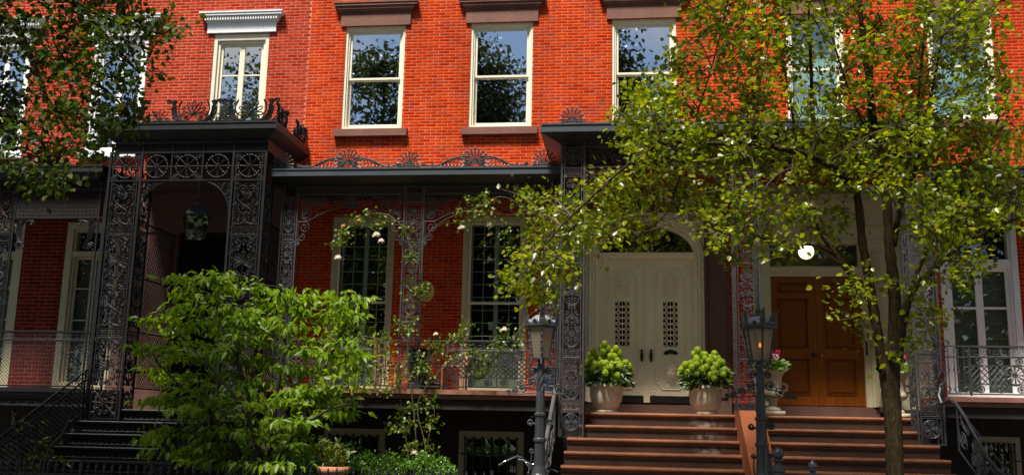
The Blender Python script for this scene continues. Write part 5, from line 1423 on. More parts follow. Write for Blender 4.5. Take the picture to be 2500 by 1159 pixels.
# ================================================================== fence posts, low fence
def fence_post(X, Y, z, r, label, ball):
    t = thing('fence_post', (X, Y, 0), label, 'post')
    s = MB()
    if ball: pr = [(r*1.0, 0), (r*1.0, z-.30), (r*1.15, z-.29), (r*1.15, z-.25), (r*.7, z-.24), (r*.55, z-.18), (r*.95, z-.155), (r*.95, z-.14), (r*.5, z-.135)]
    else: pr = [(r*1.0, 0), (r*1.0, z-.20), (r*1.3, z-.19), (r*1.3, z-.17), (r*.7, z-.165), (r*.7, z-.14), (r*1.1, z-.13), (r*1.1, z-.115)]
    s.lathe(pr, (X, Y, 0), 16); s.build('shaft', M_IRON, t)
    k = MB()
    if ball: k.ball((X, Y, z-.07), r*1.0, 14, 9)
    else: k.lathe([(r*1.0, z-.115), (r*1.15, z-.09), (r*.9, z-.04), (r*.25, z-.02), (r*.3, z-.01), (.004, z)], (X, Y, 0), 12)
    k.build('finial', M_IRON, t, smooth=True)
fence_post(*at(1899, 1092, -4.5)[:2], at(1899, 1092, -4.5)[2], .075, 'round-topped grey iron newel post right of the second lantern post', True)
fence_post(*at(1983, 1120, -4.6)[:2], at(1983, 1120, -4.6)[2], .052, 'small acorn-topped iron post in front of the oak-door steps', False)
ft = thing('picket_fence', (-6.0, -4.6, 0), 'low black iron picket fence along the front of the yard', 'fence')
b = MB()
for z in (.16, .80): b.box(-10.0, -6.05, -4.61, -4.59, z-.012, z+.012); b.box(-6.05, -1.75, -4.61, -4.59, z-.012, z+.012)
b.box(-7.35, -6.05, -4.614, -4.586, .97, .995)
for x in (-7.35, -6.35, -10.0, -1.75): b.box(x-.02, x+.02, -4.62, -4.58, 0, 1.0)
b.build('rail', M_IRONB, ft)
pk = MB(); pk.box(-.009, .009, -.009, .009, 0, .84); pk.lathe([(.008, .84), (.02, .86), (.012, .89), (.022, .92), (.002, .98)], (0, 0, 0), 5); pk = pk.mesh('picket', M_IRONB)
x = -9.9
while x < -1.8:
    place('picket', pk, ft, (x, -4.6, .0), scale=(1, 1, 1.0 if not -7.3 < x < -6.1 else .985)); x += .115

# ================================================================== bicycle by the left lamp post
def bicycle():
    X, Y = -1.62, -3.72
    t = thing('bicycle', (X, Y, 0), 'bicycle with chrome handlebars parked behind the left lantern post, mostly out of view below', 'bicycle')
    hb = at(1290, 1135, Y); z = hb[2]; hx = hb[0]
    f = MB(); head_t, head_b = (hx, Y, z-.10), (hx-.03, Y+.06, .62)
    seat = (hx+.04, Y+.62, .78); bb = (hx, Y+.50, .29); rear = (hx, Y+.95, .34)
    for a, c, r in ((head_t, seat, .016), (head_b, bb, .018), (seat, bb, .016), (seat, rear, .010), (bb, rear, .011), (head_t, head_b, .02)): f.tube([a, c], r, 8)
    f.build('frame', M_BLACK, t)
    fk = MB(); fw = (hx-.05, Y-.10, .34)
    for dx in (-.045, .045): fk.tube([(head_b[0]+dx*.5, head_b[1], head_b[2]), (fw[0]+dx, fw[1], fw[2])], .011, 6)
    fk.build('fork', M_CHROME, t)
    for c in (fw, rear):
        ty = MB(); n = 28
        ty.tube([(c[0], c[1]+.33*math.cos(2*PI*k/n), c[2]+.33*math.sin(2*PI*k/n)) for k in range(n+1)], .02, 6); wh = ty.build('wheel', M_RUBBER, t)
        sp = MB(); sp.tube([(c[0], c[1]+.305*math.cos(2*PI*k/n), c[2]+.305*math.sin(2*PI*k/n)) for k in range(n+1)], .009, 5)
        for k in range(14): sp.tube([c, (c[0], c[1]+.305*math.cos(k*.449), c[2]+.305*math.sin(k*.449))], .0018, 3)
        sp.build('rim', M_CHROME, wh)
    g = [at(1217, 1134, Y-.10), at(1235, 1124, Y-.06), at(1262, 1112, Y+.02), at(1278, 1120, Y+.02), at(1292, 1132, Y), at(1310, 1132, Y-.01), at(1335, 1140, Y-.06), at(1362, 1152, Y-.14)]
    h = MB(); h.tube(g, .0125, 8); h.tube([g[3], at(1293, 1140, Y), head_t], .014, 8); h.build('handlebar', M_CHROME, t, smooth=True)
    gr = MB(); gr.tube([Vector(g[2]), Vector(g[2])+Vector((.05, -.02, -.02)), Vector(g[3])], .019, 8); gr.tube(g[-2:], .018, 8); gr.build('grip', M_RUBBER, t)
    lv = MB(); lv.tube([at(1265, 1120, Y-.03), at(1278, 1122, Y-.05), at(1292, 1128, Y-.04)], .009, 6); lv.build('brake_lever', M_CHROME, t)
    cb = MB(); cb.tube([at(1285, 1128, Y), at(1300, 1138, Y-.06), at(1298, 1150, Y-.03), at(1296, 1162, Y)], .005, 5); cb.build('brake_cable', M_RUBBER, t)
    s = MB(); s.add([(seat[0]-.01, seat[1]-.16, seat[2]+.1), (seat[0]+.01, seat[1]-.16, seat[2]+.1), (seat[0]+.08, seat[1]+.08, seat[2]+.11), (seat[0]-.08, seat[1]+.08, seat[2]+.11), (seat[0], seat[1]-.14, seat[2]+.06), (seat[0]+.05, seat[1]+.07, seat[2]+.05), (seat[0]-.05, seat[1]+.07, seat[2]+.05)],
          [(0, 1, 2, 3), (4, 5, 2, 1), (6, 4, 0, 3), (5, 6, 3, 2), (4, 6, 5), (0, 4, 1)]); s.tube([(seat[0], seat[1], seat[2]-.05), (seat[0], seat[1], seat[2]+.08)], .013); s.build('saddle', M_RUBBER, t)
bicycle()

# ================================================================== porch furniture
tb = thing('garden_table', (-3.62, -.62, 2.12), 'round dark metal table on the rose porch between the windows', 'table')
MB().lathe([(.40, 2.79), (.42, 2.80), (.42, 2.82), (.40, 2.825)], (-3.62, -.62, 0), 24).build('table_top', M_BLACK, tb)
b = MB(); b.lathe([(.20, 2.12), (.17, 2.15), (.16, 2.3), (.20, 2.5), (.22, 2.79)], (-3.62, -.62, 0), 12, flute=.06, nf=6); b.build('pedestal', M_BLACK, tb)
for x, lb in ((-4.15, 'brown wooden chair on the left of the round porch table'), (-2.98, 'brown wooden chair on the right of the round porch table')):
    t = thing('porch_chair', (x, -.65, 2.12), lb, 'chair', 'chairs on the rose porch'); sg = 1 if x < -3.6 else -1
    MB().box(x-.2, x+.2, -.85, -.45, 2.53, 2.56).build('seat', M_TERRA, t)
    for dx in (-.18, .18):
        for dy in (-.83, -.47): MB().box(x+dx-.015, x+dx+.015, dy-.015, dy+.015, 2.12, 2.53).build('leg', M_TERRA, t)
    k = MB()
    for i in range(5): k.box(x-sg*.20-.01, x-sg*.20+.01, -.83+.09*i-.012, -.83+.09*i+.012, 2.56, 2.95)
    k.box(x-sg*.20-.014, x-sg*.20+.014, -.87, -.43, 2.95, 3.0); k.build('backrest', M_TERRA, t)
bl = thing('plastic_tub', (-1.38, -.8, 2.12), 'blue plastic tub on the rose porch behind the lantern post', 'tub')
MB().lathe([(.18, 2.12), (.22, 2.50), (.235, 2.51), (.235, 2.54), (.215, 2.54), (.17, 2.16)], (-1.38, -.8, 0), 16).build('body', M_BLUE, bl)
# oval plaque with its inscription
px, py, pz = -3.66, -.02, 3.92
pl = thing('wall_plaque', (px, py, pz), 'oval yellow plaque with dark lettering on the porch brick wall', 'plaque')
o = MB(); o.profy([(px+.155*math.cos(2*PI*k/28), pz+.19*math.sin(2*PI*k/28)) for k in range(28)], -.03, -.008); o.build('plate', M_PLAQ, pl)
LN = ['JAMES', 'HARPER', 'PUBLISHER AND', 'FORMER MAYOR', 'OF NEW YORK', 'LIVED HERE', 'FROM 1847', 'UNTIL HIS DEATH', 'IN 1869']
for i, s_ in enumerate(LN):
    cu = bpy.data.curves.new('lettering', 'FONT'); cu.body = s_; cu.align_x = 'CENTER'; cu.size = .036 if i < 2 else .027; cu.extrude = .001
    cu.materials.append(M_INK)
    tmp = bpy.data.objects.new('tmp', cu); COL.objects.link(tmp); dg = bpy.context.evaluated_depsgraph_get(); dg.update()
    lm_ = bpy.data.meshes.new_from_object(tmp.evaluated_get(dg)); bpy.data.objects.remove(tmp)
    t_ = bpy.data.objects.new('lettering', lm_); COL.objects.link(t_); t_.parent = pl
    t_.location = (0, -.0125, .118-.034*i); t_.rotation_euler = (PI/2, 0, 0)

# ================================================================== pots and urns
g_ = np.random.default_rng(5)
def rnd_dirs(n, g, up=0.0):
    v = g.normal(size=(n, 3)); v[:, 2] += up; return v/np.linalg.norm(v, axis=1, keepdims=True)
def panicle(mb_pts, c, r, n, g):
    d = rnd_dirs(n, g); return np.array(c)+d*np.array([r, r, r*1.15])*g.uniform(.75, 1.05, (n, 1)), d
def head_mesh():
    if 'head' in MESH: return MESH['head']
    g = np.random.default_rng(3); n = 70
    d = np.array([[math.sqrt(1-u*u)*math.cos(k*2.39996), math.sqrt(1-u*u)*math.sin(k*2.39996), u] for k, u in enumerate(np.linspace(.98, -.98, n))])
    mb = MB(); mb.ball((0, 0, 0), .80, 8, 6)
    for k in range(n):
        c = d[k]*g.uniform(.80, 1.0); t1 = np.cross(d[k], g.normal(size=3)); t1 /= np.linalg.norm(t1); t2 = np.cross(d[k], t1)
        e = .20; mb.add([c+t1*e, c+t2*e+d[k]*.08, c-t1*e, c-t2*e+d[k]*.08], [(0, 1, 2, 3)])
    me = mb.mesh('flower_head', M_PANI)
    at_ = me.attributes.new('rnd', 'FLOAT', 'FACE'); at_.data.foreach_set('value', g.uniform(.02, 1, len(me.polygons)).astype(np.float32))
    MESH['head'] = me; return me
def pot_plant(x, y, z0, R0, h, label, seed, flip):
    t = thing('potted_hydrangea', (x, y, z0), label, 'potted plant', 'lime hydrangea pots on the landing')
    p = MB(); pr = [(.19, 0), (.195, .03), (.165, .05), (.20, .09), (.25, .18), (.265, .30), (.262, .40), (.275, .405), (.275, .43), (.262, .435), (.268, .455), (.25, .46), (.235, .44), (.23, .40)]
    pr = [(r*R0/.27, zz*h/.46) for r, zz in pr]
    p.lathe(pr, (x, y, z0), 48, flute=.012 if seed == 2 else 0, nf=24); p.build('pot', M_POT, t, smooth=True)
    MB().lathe([(R0*.85, h*.90), (R0*.84, h*.905)], (x, y, z0), 20).build('soil', M_SOIL, t)
    g = np.random.default_rng(seed)
    heads = []; st = MB()
    for k in range(112 if seed == 1 else 100):
        a = g.uniform(0, 2*PI); e = g.uniform(.0, 1.0)
        rr_ = .42*math.sqrt(g.uniform(.10, 1)); zz = .06+.46*(e**.45)*math.sqrt(max(.05, 1-(rr_/.47)**2))
        c = (x+rr_*math.cos(a)*1.0, y+rr_*math.sin(a)*.85, z0+h+zz*.95)
        heads.append((c, g.uniform(.040, .060)))
    for dx, dz in ((-.03, .70), (.16, .62), (-.21, .56)) if seed == 1 else ((-.12, .62), (.15, .56), (.0, .54)):
        for ex, ey, ez in ((0, -.05, 0), (.05, -.02, -.07), (-.055, 0, -.06), (.01, .05, -.12), (-.02, -.06, -.13), (.06, .02, -.17)): heads.append(((x+dx+ex, y+ey, z0+h+dz*.93+ez), .055))
    hm = head_mesh()
    for i, (c, r) in enumerate(heads):
        st.tube([(x+(c[0]-x)*.25, y+(c[1]-y)*.25, z0+h*.9), (x+(c[0]-x)*.7, y+(c[1]-y)*.7, z0+h+(c[2]-z0-h)*.5), c], .006, 4)
        place('flower_head', hm, t, c, rz=i*1.3, scale=(r*1.05, r*1.05, r*1.15))
    st.build('stem', M_STEM, t)
    n = 460; a = g.uniform(0, 2*PI, n); rr_ = .40*np.sqrt(g.uniform(0.05, 1, n)); zz = g.uniform(-.10, .30, n)*(1-.45*(rr_/.46)**2)
    P = np.stack([x+rr_*np.cos(a), y+rr_*np.sin(a)*.85, z0+h+zz+.04], 1); D = np.stack([np.cos(a), np.sin(a), g.uniform(-.6, .5, n)], 1)
    foliage('foliage', P, D, np.array([0, -.5, 1])+g.normal(size=(n, 3))*.5, g.uniform(.08, .12, n), 'point', M_LEAFY, t, 40, seed+10)
pot_plant(-.37, -1.02, 1.80, .275, .47, 'plain pale bowl pot of lime-green hydrangea left of the white doors', 1, False)
pot_plant(1.24, -1.02, 1.80, .270, .46, 'ribbed pale pot of lime-green hydrangea right of the white doors', 2, True)
def urn(x, y, z0, label, seed, cols):
    t = thing('stone_urn', (x, y, z0), label, 'urn', 'stone urns by the oak doors')
    p = MB(); p.box(x-.17, x+.17, y-.17, y+.17, z0, z0+.08)
    p.lathe([(.13, .08), (.12, .12), (.07, .16), (.06, .22), (.09, .25), (.075, .27), (.14, .30), (.185, .36), (.16, .40), (.145, .44), (.15, .60), (.175, .68), (.215, .72), (.22, .74), (.20, .75), (.17, .72)], (x, y, z0), 20, flute=.02, nf=20)
    p.build('body', M_URN, t, smooth=True)
    for sg in (-1, 1):
        h = MB(); h.tube([(x+sg*.15, y, z0+.40), (x+sg*.22, y, z0+.42), (x+sg*.23, y, z0+.50), (x+sg*.16, y, z0+.53)], .022, 6); h.build('handle', M_URN, t)
    MB().lathe([(.18, .725), (.17, .73)], (x, y, z0), 14).build('soil', M_SOIL, t)
    g = np.random.default_rng(seed); n = 150
    a = g.uniform(0, 2*PI, n); r_ = .26*np.sqrt(g.uniform(0, 1, n)); P = np.stack([x+r_*np.cos(a), y+r_*np.sin(a), z0+.74+g.uniform(0, .24, n)*(1-r_/.4)], 1)
    foliage('foliage', P, np.stack([np.cos(a), np.sin(a), g.uniform(-.5, .6, n)], 1), np.array([0, -.6, 1])+g.normal(size=(n, 3))*.4, g.uniform(.06, .10, n), 'round', mat('bright_geranium_leaf', rnd=[(.05, .13, .015), (.08, .18, .02), (.10, .21, .03)], rough=.45, transl=.35), t, 30, seed)
    for m_, cs in cols:
        for c in cs:
            q, d = panicle(None, (x+c[0], y+c[1], z0+c[2]), .045, 46, g)
            foliage('blossom', q, np.cross(d, g.normal(size=d.shape)), d, np.full(46, .035), 'small', m_, t, 0, seed)
urn(2.34, -.78, 1.80, 'cream stone urn with a magenta geranium left of the oak doors', 3, [(M_PETR, [(.08, -.1, 1.02), (.02, .05, .98)]), (M_PETW, [(.05, -.12, .95), (.22, -.1, .82), (.18, -.15, .76), (-.08, -.14, .84)])])
urn(4.33, -.62, 1.80, 'cream stone urn of small white flowers right of the oak doors behind the trunk', 4, [(M_PETW, [(-.08, -.1, .90), (.05, -.12, .94), (-.15, -.05, .86), (.12, -.1, .88)]), (M_PETR, [(.0, .05, .98), (.16, 0, .97)])])
# flower pot in front of the hedge
fp = thing('flower_pot', (-4.37, -3.75, 0), 'terracotta pot with yellow hydrangea standing at the hedge', 'potted plant')
zt = at(815, 1137, -3.75); fx, fz_ = zt[0], zt[2]
MB().lathe([(.16, 0), (.20, fz_-.10), (.235, fz_-.09), (.235, fz_), (.21, fz_), (.20, fz_-.06)], (fx, -3.75, 0), 20).build('pot', M_TERRA, fp, smooth=True)
PP = []; DD = []
for c in ((-.14, .13), (.0, .16), (.12, .08), (-.05, .05), (.16, .16), (-.22, .20), (.05, .24), (-.12, .28)):
    q, d = panicle(None, (fx+c[0], -3.78, fz_+c[1]), .075, 60, g_); PP.append(q); DD.append(d)
P = np.concatenate(PP); D = np.concatenate(DD)
foliage('flower_head', P, np.cross(D, g_.normal(size=D.shape)), D, np.full(len(P), .034), 'small', M_PANIY, fp, 0, 6)
n = 160; P = np.stack([fx+g_.uniform(-.3, .26, n), -3.75+g_.uniform(-.2, .2, n), fz_+g_.uniform(-.02, .34, n)], 1)
foliage('foliage', P, rnd_dirs(n, g_), np.array([0, -.5, 1])+g_.normal(size=(n, 3))*.4, g_.uniform(.08, .12, n), 'point', M_LEAFY, fp, 0, 7)
# ================================================================== plants
def pip(x, y, poly):
    c = False; j = len(poly)-1
    for i in range(len(poly)):
        if (poly[i][1] > y) != (poly[j][1] > y) and x < (poly[j][0]-poly[i][0])*(y-poly[i][1])/(poly[j][1]-poly[i][1])+poly[i][0]: c = not c
        j = i
    return c
def limb(mb, pts, Y, n=7, sub=4, k_=1.0):
    """pts: (px, py, radius px[, dY]); returns nodes in space"""
    W = []
    for p in pts:
        y = Y+(p[3] if len(p) > 3 else 0); a = Vector(at(p[0], p[1], y)); b = Vector(at(p[0]+p[2], p[1], y)); W.append((a, (b-a).length*k_))
    P = []; Rr = []
    for i in range(len(W)-1):
        p0 = W[max(i-1, 0)][0]; p1, p2 = W[i][0], W[i+1][0]; p3 = W[min(i+2, len(W)-1)][0]
        for k in range(sub):
            t = k/sub
            P.append(.5*((2*p1)+(p2-p0)*t+(2*p0-5*p1+4*p2-p3)*t*t+(3*p1-p0-3*p2+p3)*t**3)); Rr.append(W[i][1]*(1-t)+W[i+1][1]*t)
    P.append(W[-1][0]); Rr.append(W[-1][1])
    mb.tube(P, [r*(1+(.03 if r > .07 else .10)*math.sin(i*2.3)) for i, r in enumerate(Rr)], n)
    return P
def crown_clusters(poly, n, rmin, seed, weight=None):
    rr = random.Random(seed); xs = [p[0] for p in poly]; ys = [p[1] for p in poly]; out = []
    tries = 0
    while len(out) < n and tries < 60000:
        tries += 1
        x, y = rr.uniform(min(xs), max(xs)), rr.uniform(min(ys), max(ys))
        if not pip(x, y, poly): continue
        if weight and rr.random() > weight(x, y): continue
        if any((x-a)**2+(y-b)**2 < rmin*rmin for a, b in out): continue
        out.append((x, y))
    return out
def grow(thing_, cl, Y, spread, nodes, leaf, seed, per, rx, rz, kind, m, nobj, twig_m, droop=0.0, flat=False, twig_r=.006, up=.6):
    """twigs from the nearest limb node to each cluster, leaves along and around the twig ends"""
    g = np.random.default_rng(seed); tw = MB(); P, D, N, S = [], [], [], []
    nodes = [Vector(n_) for n_ in nodes]
    for (cx, cy) in cl:
        y = Y+g.normal()*spread
        c = Vector(at(cx, cy, y))
        cand = min(nodes, key=lambda q: (q-c).length+(.35 if q.z > c.z else 0))
        mid = cand.lerp(c, .55)+Vector((g.normal()*.06, g.normal()*.06, .05+g.normal()*.05))
        end = c+(c-cand).normalized()*rx*.6
        pts = [cand, mid, c, end]
        tw.tube(pts, [twig_r*1.6, twig_r*1.2, twig_r*.8, twig_r*.4], 4)
        d0 = np.array((c-cand).normalized())
        k = int(per*g.uniform(.6, 1.4))
        subs = []
        for s_ in range(5):
            e = c+Vector((g.normal()*rx*.7, g.normal()*rx*.7, g.normal()*rz*.8)); subs.append(e)
            tw.tube([mid.lerp(c, g.uniform(.2, 1)), e], [twig_r*.6, twig_r*.3], 3)
        q = g.normal(size=(k, 3))*np.array([rx, rx, rz])*.62+np.array(c)
        q[:k//2] = np.array([np.array(subs[i % 5]) for i in range(k//2)])*g.uniform(.5, 1, (k//2, 1))*0+np.array([np.array(mid.lerp(subs[i % 5], g.uniform(.45, 1.05))) for i in range(k//2)])+g.normal(size=(k//2, 3))*.04
        out = (q-np.array(mid)); out /= np.linalg.norm(out, axis=1, keepdims=True)+1e-6
        d = out*.7+g.normal(size=(k, 3))*.55; d[:, 2] -= droop
        nn = np.array([0, 0, up])+g.normal(size=(k, 3))*.6+np.array([0, -.35, 0])
        P.append(q); D.append(d); N.append(nn); S.append(leaf*g.uniform(.6, 1.25, k))
    tw.build('twig', twig_m, thing_, kind='stuff')
    foliage('foliage', np.concatenate(P), np.concatenate(D), np.concatenate(N), np.concatenate(S), kind, m, thing_, nobj, seed+1)

# ------------------------------------------------ street tree on the right
YT = -5.6
tr = thing('street_tree', (*at(2185, 1159, YT)[:2], 0), 'slender street tree with sunlit yellow-green leaves in front of the oak doors', 'tree', 'street trees')
tk = MB(); nodes = []
bx = at(2185, 1159, YT)[0]
trunk = limb(tk, [(2190, 1400, 37), (2187, 1280, 30), (2185, 1159, 26), (2180, 1020, 26), (2174, 950, 28), (2172, 905, 31), (2176, 840, 23)], YT, 12, 6, .83)
L = [limb(tk, [(2152, 905, 15), (2147, 840, 15), (2131, 740, 14.5), (2116, 650, 13.5), (2105, 590, 13), (2090, 470, 12), (2045, 420, 11, -.2), (1990, 385, 10.5, -.4), (1920, 365, 9.5, -.5), (1830, 350, 8, -.55), (1740, 350, 6.5, -.55), (1660, 345, 5, -.5)], YT, 10, 5, .83),
     limb(tk, [(2178, 905, 22), (2183, 820, 20), (2185, 740, 19), (2178, 660, 17), (2170, 580, 15), (2165, 480, 13), (2152, 400, 12), (2140, 340, 10), (2122, 200, 10), (2105, 80, 8), (2094, -60, 5)], YT, 10, 5, .83),
     limb(tk, [(2192, 880, 15), (2205, 780, 14, -.1), (2225, 715, 12, -.15), (2262, 675, 10.5, -.2), (2330, 610, 8, -.3), (2400, 570, 6, -.3), (2500, 525, 4, -.3)], YT, 8, 5, .83),
     limb(tk, [(2140, 800, 12), (2112, 705, 10.5), (2065, 655, 9), (2035, 612, 7.5), (2005, 575, 4), (1985, 520, 3)], YT, 8, 4, .83),
     limb(tk, [(2035, 615, 5), (1985, 598, 4), (1920, 596, 4), (1860, 580, 3.2), (1800, 558, 2.6), (1750, 545, 2)], YT, 6, 4, .83),
     limb(tk, [(2090, 470, 8), (2105, 400, 7), (2120, 300, 6), (2128, 180, 5), (2135, 60, 3.5)], YT, 6, 4, .83),
     limb(tk, [(1987, 385, 8), (1986, 330, 7.5), (1981, 200, 5.5), (1976, 60, 4.5), (1970, -40, 3)], YT, 6, 4, .83),
     limb(tk, [(2182, 600, 9), (2200, 500, 8, .1), (2232, 420, 6.5, .15), (2270, 250, 5, .2), (2300, 90, 3.5, .2)], YT, 6, 4, .83),
     limb(tk, [(2186, 560, 7), (2205, 450, 6, -.1), (2235, 300, 5, -.15), (2250, 150, 4, -.2), (2262, 10, 3, -.2)], YT, 6, 4, .83),
     limb(tk, [(2215, 730, 8), (2250, 640, 6, .1), (2310, 540, 5, .2), (2360, 440, 4, .2), (2420, 330, 3, .2), (2460, 230, 2, .2)], YT, 6, 4, .83),
     limb(tk, [(1835, 352, 4), (1862, 270, 3.5), (1852, 180, 3), (1862, 80, 2.6), (1858, -20, 2)], YT, 6, 4, .83),
     limb(tk, [(1945, 372, 4), (1935, 280, 3.5, .1), (1915, 170, 3, .1), (1890, 60, 2.2, .1)], YT, 6, 4, .83),
     limb(tk, [(1590, 362, 3.6, -.5), (1500, 430, 4, -.6), (1425, 500, 3.8, -.65), (1370, 552, 3.2, -.65), (1330, 600, 2.6, -.65), (1300, 640, 1.6, -.5)], YT, 6, 4, .83),
     limb(tk, [(1665, 345, 5, -.5), (1630, 345, 4, -.5), (1590, 362, 3.2, -.5)], YT, 6, 3, .83),
     limb(tk, [(1660, 345, 4, -.5), (1668, 395, 3.5, -.5), (1650, 460, 3, -.35), (1628, 520, 2.6, -.4), (1560, 575, 2, -.4)], YT, 6, 4, .83),
     limb(tk, [(2125, 340, 5), (2080, 240, 4, -.2), (2040, 120, 3, -.3), (2010, 0, 2, -.3)], YT, 6, 4, .83),
     limb(tk, [(1740, 350, 4, -.1), (1700, 280, 3.2, -.2), (1640, 230, 2.6, -.25), (1560, 260, 2, -.3)], YT, 6, 4, .83),
     limb(tk, [(1700, 282, 3, -.2), (1730, 190, 2.6, -.2), (1760, 80, 2.2, -.2), (1780, -20, 1.6, -.2)], YT, 6, 4, .83)]
tk.build('trunk', M_BARK, tr, smooth=True)
for l in L: nodes += l[1:]
crown = [(1690, -40), (2420, -40), (2440, 60), (2420, 150), (2470, 190), (2470, 230), (2420, 250), (2400, 290), (2520, 300), (2540, 420), (2520, 520), (2400, 600), (2290, 640), (2250, 560), (2180, 470), (2080, 500), (2000, 590), (1900, 600), (1790, 640), (1700, 520), (1740, 500), (1680, 470), (1600, 560), (1440, 600), (1360, 740), (1240, 710), (1310, 610), (1280, 540), (1265, 470), (1345, 465), (1400, 500), (1470, 430), (1560, 410), (1500, 330), (1490, 290), (1540, 240), (1600, 190), (1640, 120), (1690, 90)]
def wt(x, y):
    w = 1.0
    if 2070 < x < 2190 and 300 < y < 480: w = .35
    if 1925 < x < 2050 and 90 < y < 300: w = .40
    if 2330 < x < 2430 and 60 < y < 300: w = .60
    if 1820 < x < 2120 and 440 < y < 560: w = .45
    if y > 560 and x > 1850: w = .5
    return w
cl = crown_clusters(crown, 360, 24, 4, wt)
cl += [(1300, 700), (1330, 720), (1255, 690), (1285, 640), (1710, 505), (1730, 540), (1770, 575), (1790, 620), (1695, 495), (2430, 215), (2455, 200), (2400, 160), (2340, 680), (2380, 640), (2320, 700), (2250, 760), (2230, 830), (2060, 760), (2130, 690), (2260, 790), (2090, 720), (2110, 960-130), (2220, 700), (2190, 860), (2080, 690)]
up_ = MB()  # unseen limbs and crown above the frame, added to shade porch and stoops
upn = limb(up_, [(2094, -60, 5), (2085, -250, 4, .1), (2080, -480, 3)], YT, 6, 4)+limb(up_, [(1970, -40, 3), (1930, -220, 2.5, -.2), (1900, -380, 2, -.3)], YT, 6, 4)+limb(up_, [(2262, 10, 3, -.2), (2290, -160, 2.5, -.2), (2300, -350, 2)], YT, 6, 4)+limb(up_, [(1858, -20, 2), (1800, -160, 1.6), (1760, -300, 1.2)], YT, 6, 4)
up_.build('added_upper_limb', M_BARK, tr)
upn += limb(up_, [(1930, -220, 2.5, -.2), (1700, -260, 2, -.2), (1450, -230, 1.6, -.2), (1250, -180, 1.2, -.2)], YT, 6, 4)
shade_clusters = crown_clusters([(1640, -50), (2470, -50), (2480, -250), (2350, -480), (2050, -560), (1800, -480), (1640, -250)], 100, 44, 14)+crown_clusters([(1080, -75), (1640, -75), (1700, -330), (1500, -400), (1200, -330), (1080, -200)], 80, 36, 15)  # second polygon: leftward spread added to shade the white-door stoop and porch railing
CLX = [(x, y) for x, y in shade_clusters]
nodes = nodes+upn
cl = cl+CLX
grow(tr, cl, YT, .62, nodes, .068, 31, 58, .20, .15, 'round', M_LEAF, 300, M_TWIG, droop=.15, up=.75)

# ------------------------------------------------ overhanging tree, trunk outside the left edge
YL = -6.3
tl = thing('street_tree', (-9.4, YL, 0), 'dark leafy branches of a street tree hanging in at the upper left', 'tree', 'street trees')
tk = MB(); X0 = -9.4
tk.tube([(X0, YL, -.1), (X0+.02, YL, 1.5), (X0+.10, YL, 3.2), (X0+.05, YL, 5.0), (X0+.2, YL, 7.5), (X0+.1, YL, 10.5)], [.22, .19, .17, .15, .11, .05], 12)
L = [limb(tk, [(-330, 150, 13), (-200, 60, 11), (-60, 40, 9), (30, 60, 8), (80, 150, 7), (120, 250, 5), (180, 330, 3.5)], YL, 8, 5),
     limb(tk, [(-330, 300, 10), (-150, 250, 8), (0, 270, 6), (90, 330, 4), (130, 410, 2.5)], YL, 7, 5),
     limb(tk, [(-200, 60, 8), (-60, -60, 7), (80, -40, 6), (200, 20, 4.5), (300, 60, 3.5), (400, 85, 2.5)], YL, 7, 5),
     limb(tk, [(80, 150, 5), (180, 170, 4), (270, 230, 3), (330, 300, 2)], YL, 6, 4),
     limb(tk, [(200, 20, 4), (280, 110, 3), (340, 180, 2)], YL, 6, 4)]
tk.build('trunk', M_BARK, tl, smooth=True)
nodes = [p for l in L for p in l[1:]]
crownL = [(-640, -420), (150, -480), (330, -250), (320, -60), (350, 30), (450, 50), (440, 110), (380, 120), (400, 190), (340, 210), (360, 270), (340, 330), (260, 330), (230, 400), (150, 430), (140, 480), (80, 470), (40, 420), (-140, 440), (-640, 250)]  # unseen upper and left part of the crown added to shade porch and yard
def wl(x, y):
    if 230 < x < 360 and 130 < y < 280: return .55
    if x < 60 and 130 < y < 250: return .7
    if x < 60 and y > 300: return .9
    return 1
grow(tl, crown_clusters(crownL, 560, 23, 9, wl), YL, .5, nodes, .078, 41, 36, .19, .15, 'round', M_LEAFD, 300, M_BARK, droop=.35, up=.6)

# ------------------------------------------------ layered shrub
YS = -3.3
sh = thing('shrub', (*at(640, 1159, YS)[:2], 0), 'large bright green layered shrub with drooping pointed leaves beside the iron stoop', 'shrub')
tk = MB(); bx, _, bz = at(640, 1159, YS)
L = [limb(tk, [(640, 1330, 9), (636, 1159, 8), (620, 1020, 6.5), (580, 880, 5), (540, 760, 3.5), (510, 680, 2)], YS, 6, 5),
     limb(tk, [(650, 1330, 9), (655, 1159, 8), (670, 1000, 6.5), (690, 870, 5), (700, 770, 3.5), (690, 700, 2)], YS, 6, 5),
     limb(tk, [(660, 1330, 8), (680, 1159, 7), (730, 1020, 5.5), (790, 900, 4), (840, 800, 3), (870, 730, 2)], YS, 6, 5),
     limb(tk, [(630, 1330, 8), (610, 1159, 7), (540, 1040, 5, -.3), (450, 950, 3.5, -.4), (380, 880, 2, -.4)], YS, 6, 5),
     limb(tk, [(645, 1330, 8), (640, 1159, 7, -.2), (600, 1010, 5, -.5), (500, 880, 3.5, -.7), (420, 800, 2, -.7)], YS, 6, 5),
     limb(tk, [(655, 1330, 7), (665, 1159, 6, -.3), (720, 1060, 4, -.5), (800, 1000, 3, -.6), (860, 985, 2, -.6)], YS, 6, 5)]
tk.build('stem', M_STEMD, sh, smooth=True)
nodes = [p for l in L for p in l[6:]]
shp = [(490, 655), (560, 668), (590, 690), (640, 680), (720, 715), (780, 720), (830, 705), (885, 712), (880, 760), (830, 800), (880, 850), (895, 890), (830, 915), (850, 940), (880, 985), (800, 1010), (770, 1030), (800, 1080), (815, 1120), (700, 1130), (600, 1150), (430, 1125), (370, 1090), (340, 1080), (400, 1045), (440, 1010), (370, 975), (410, 930), (340, 905), (400, 880), (345, 850), (420, 840), (340, 770), (420, 755), (440, 700), (420, 685)]
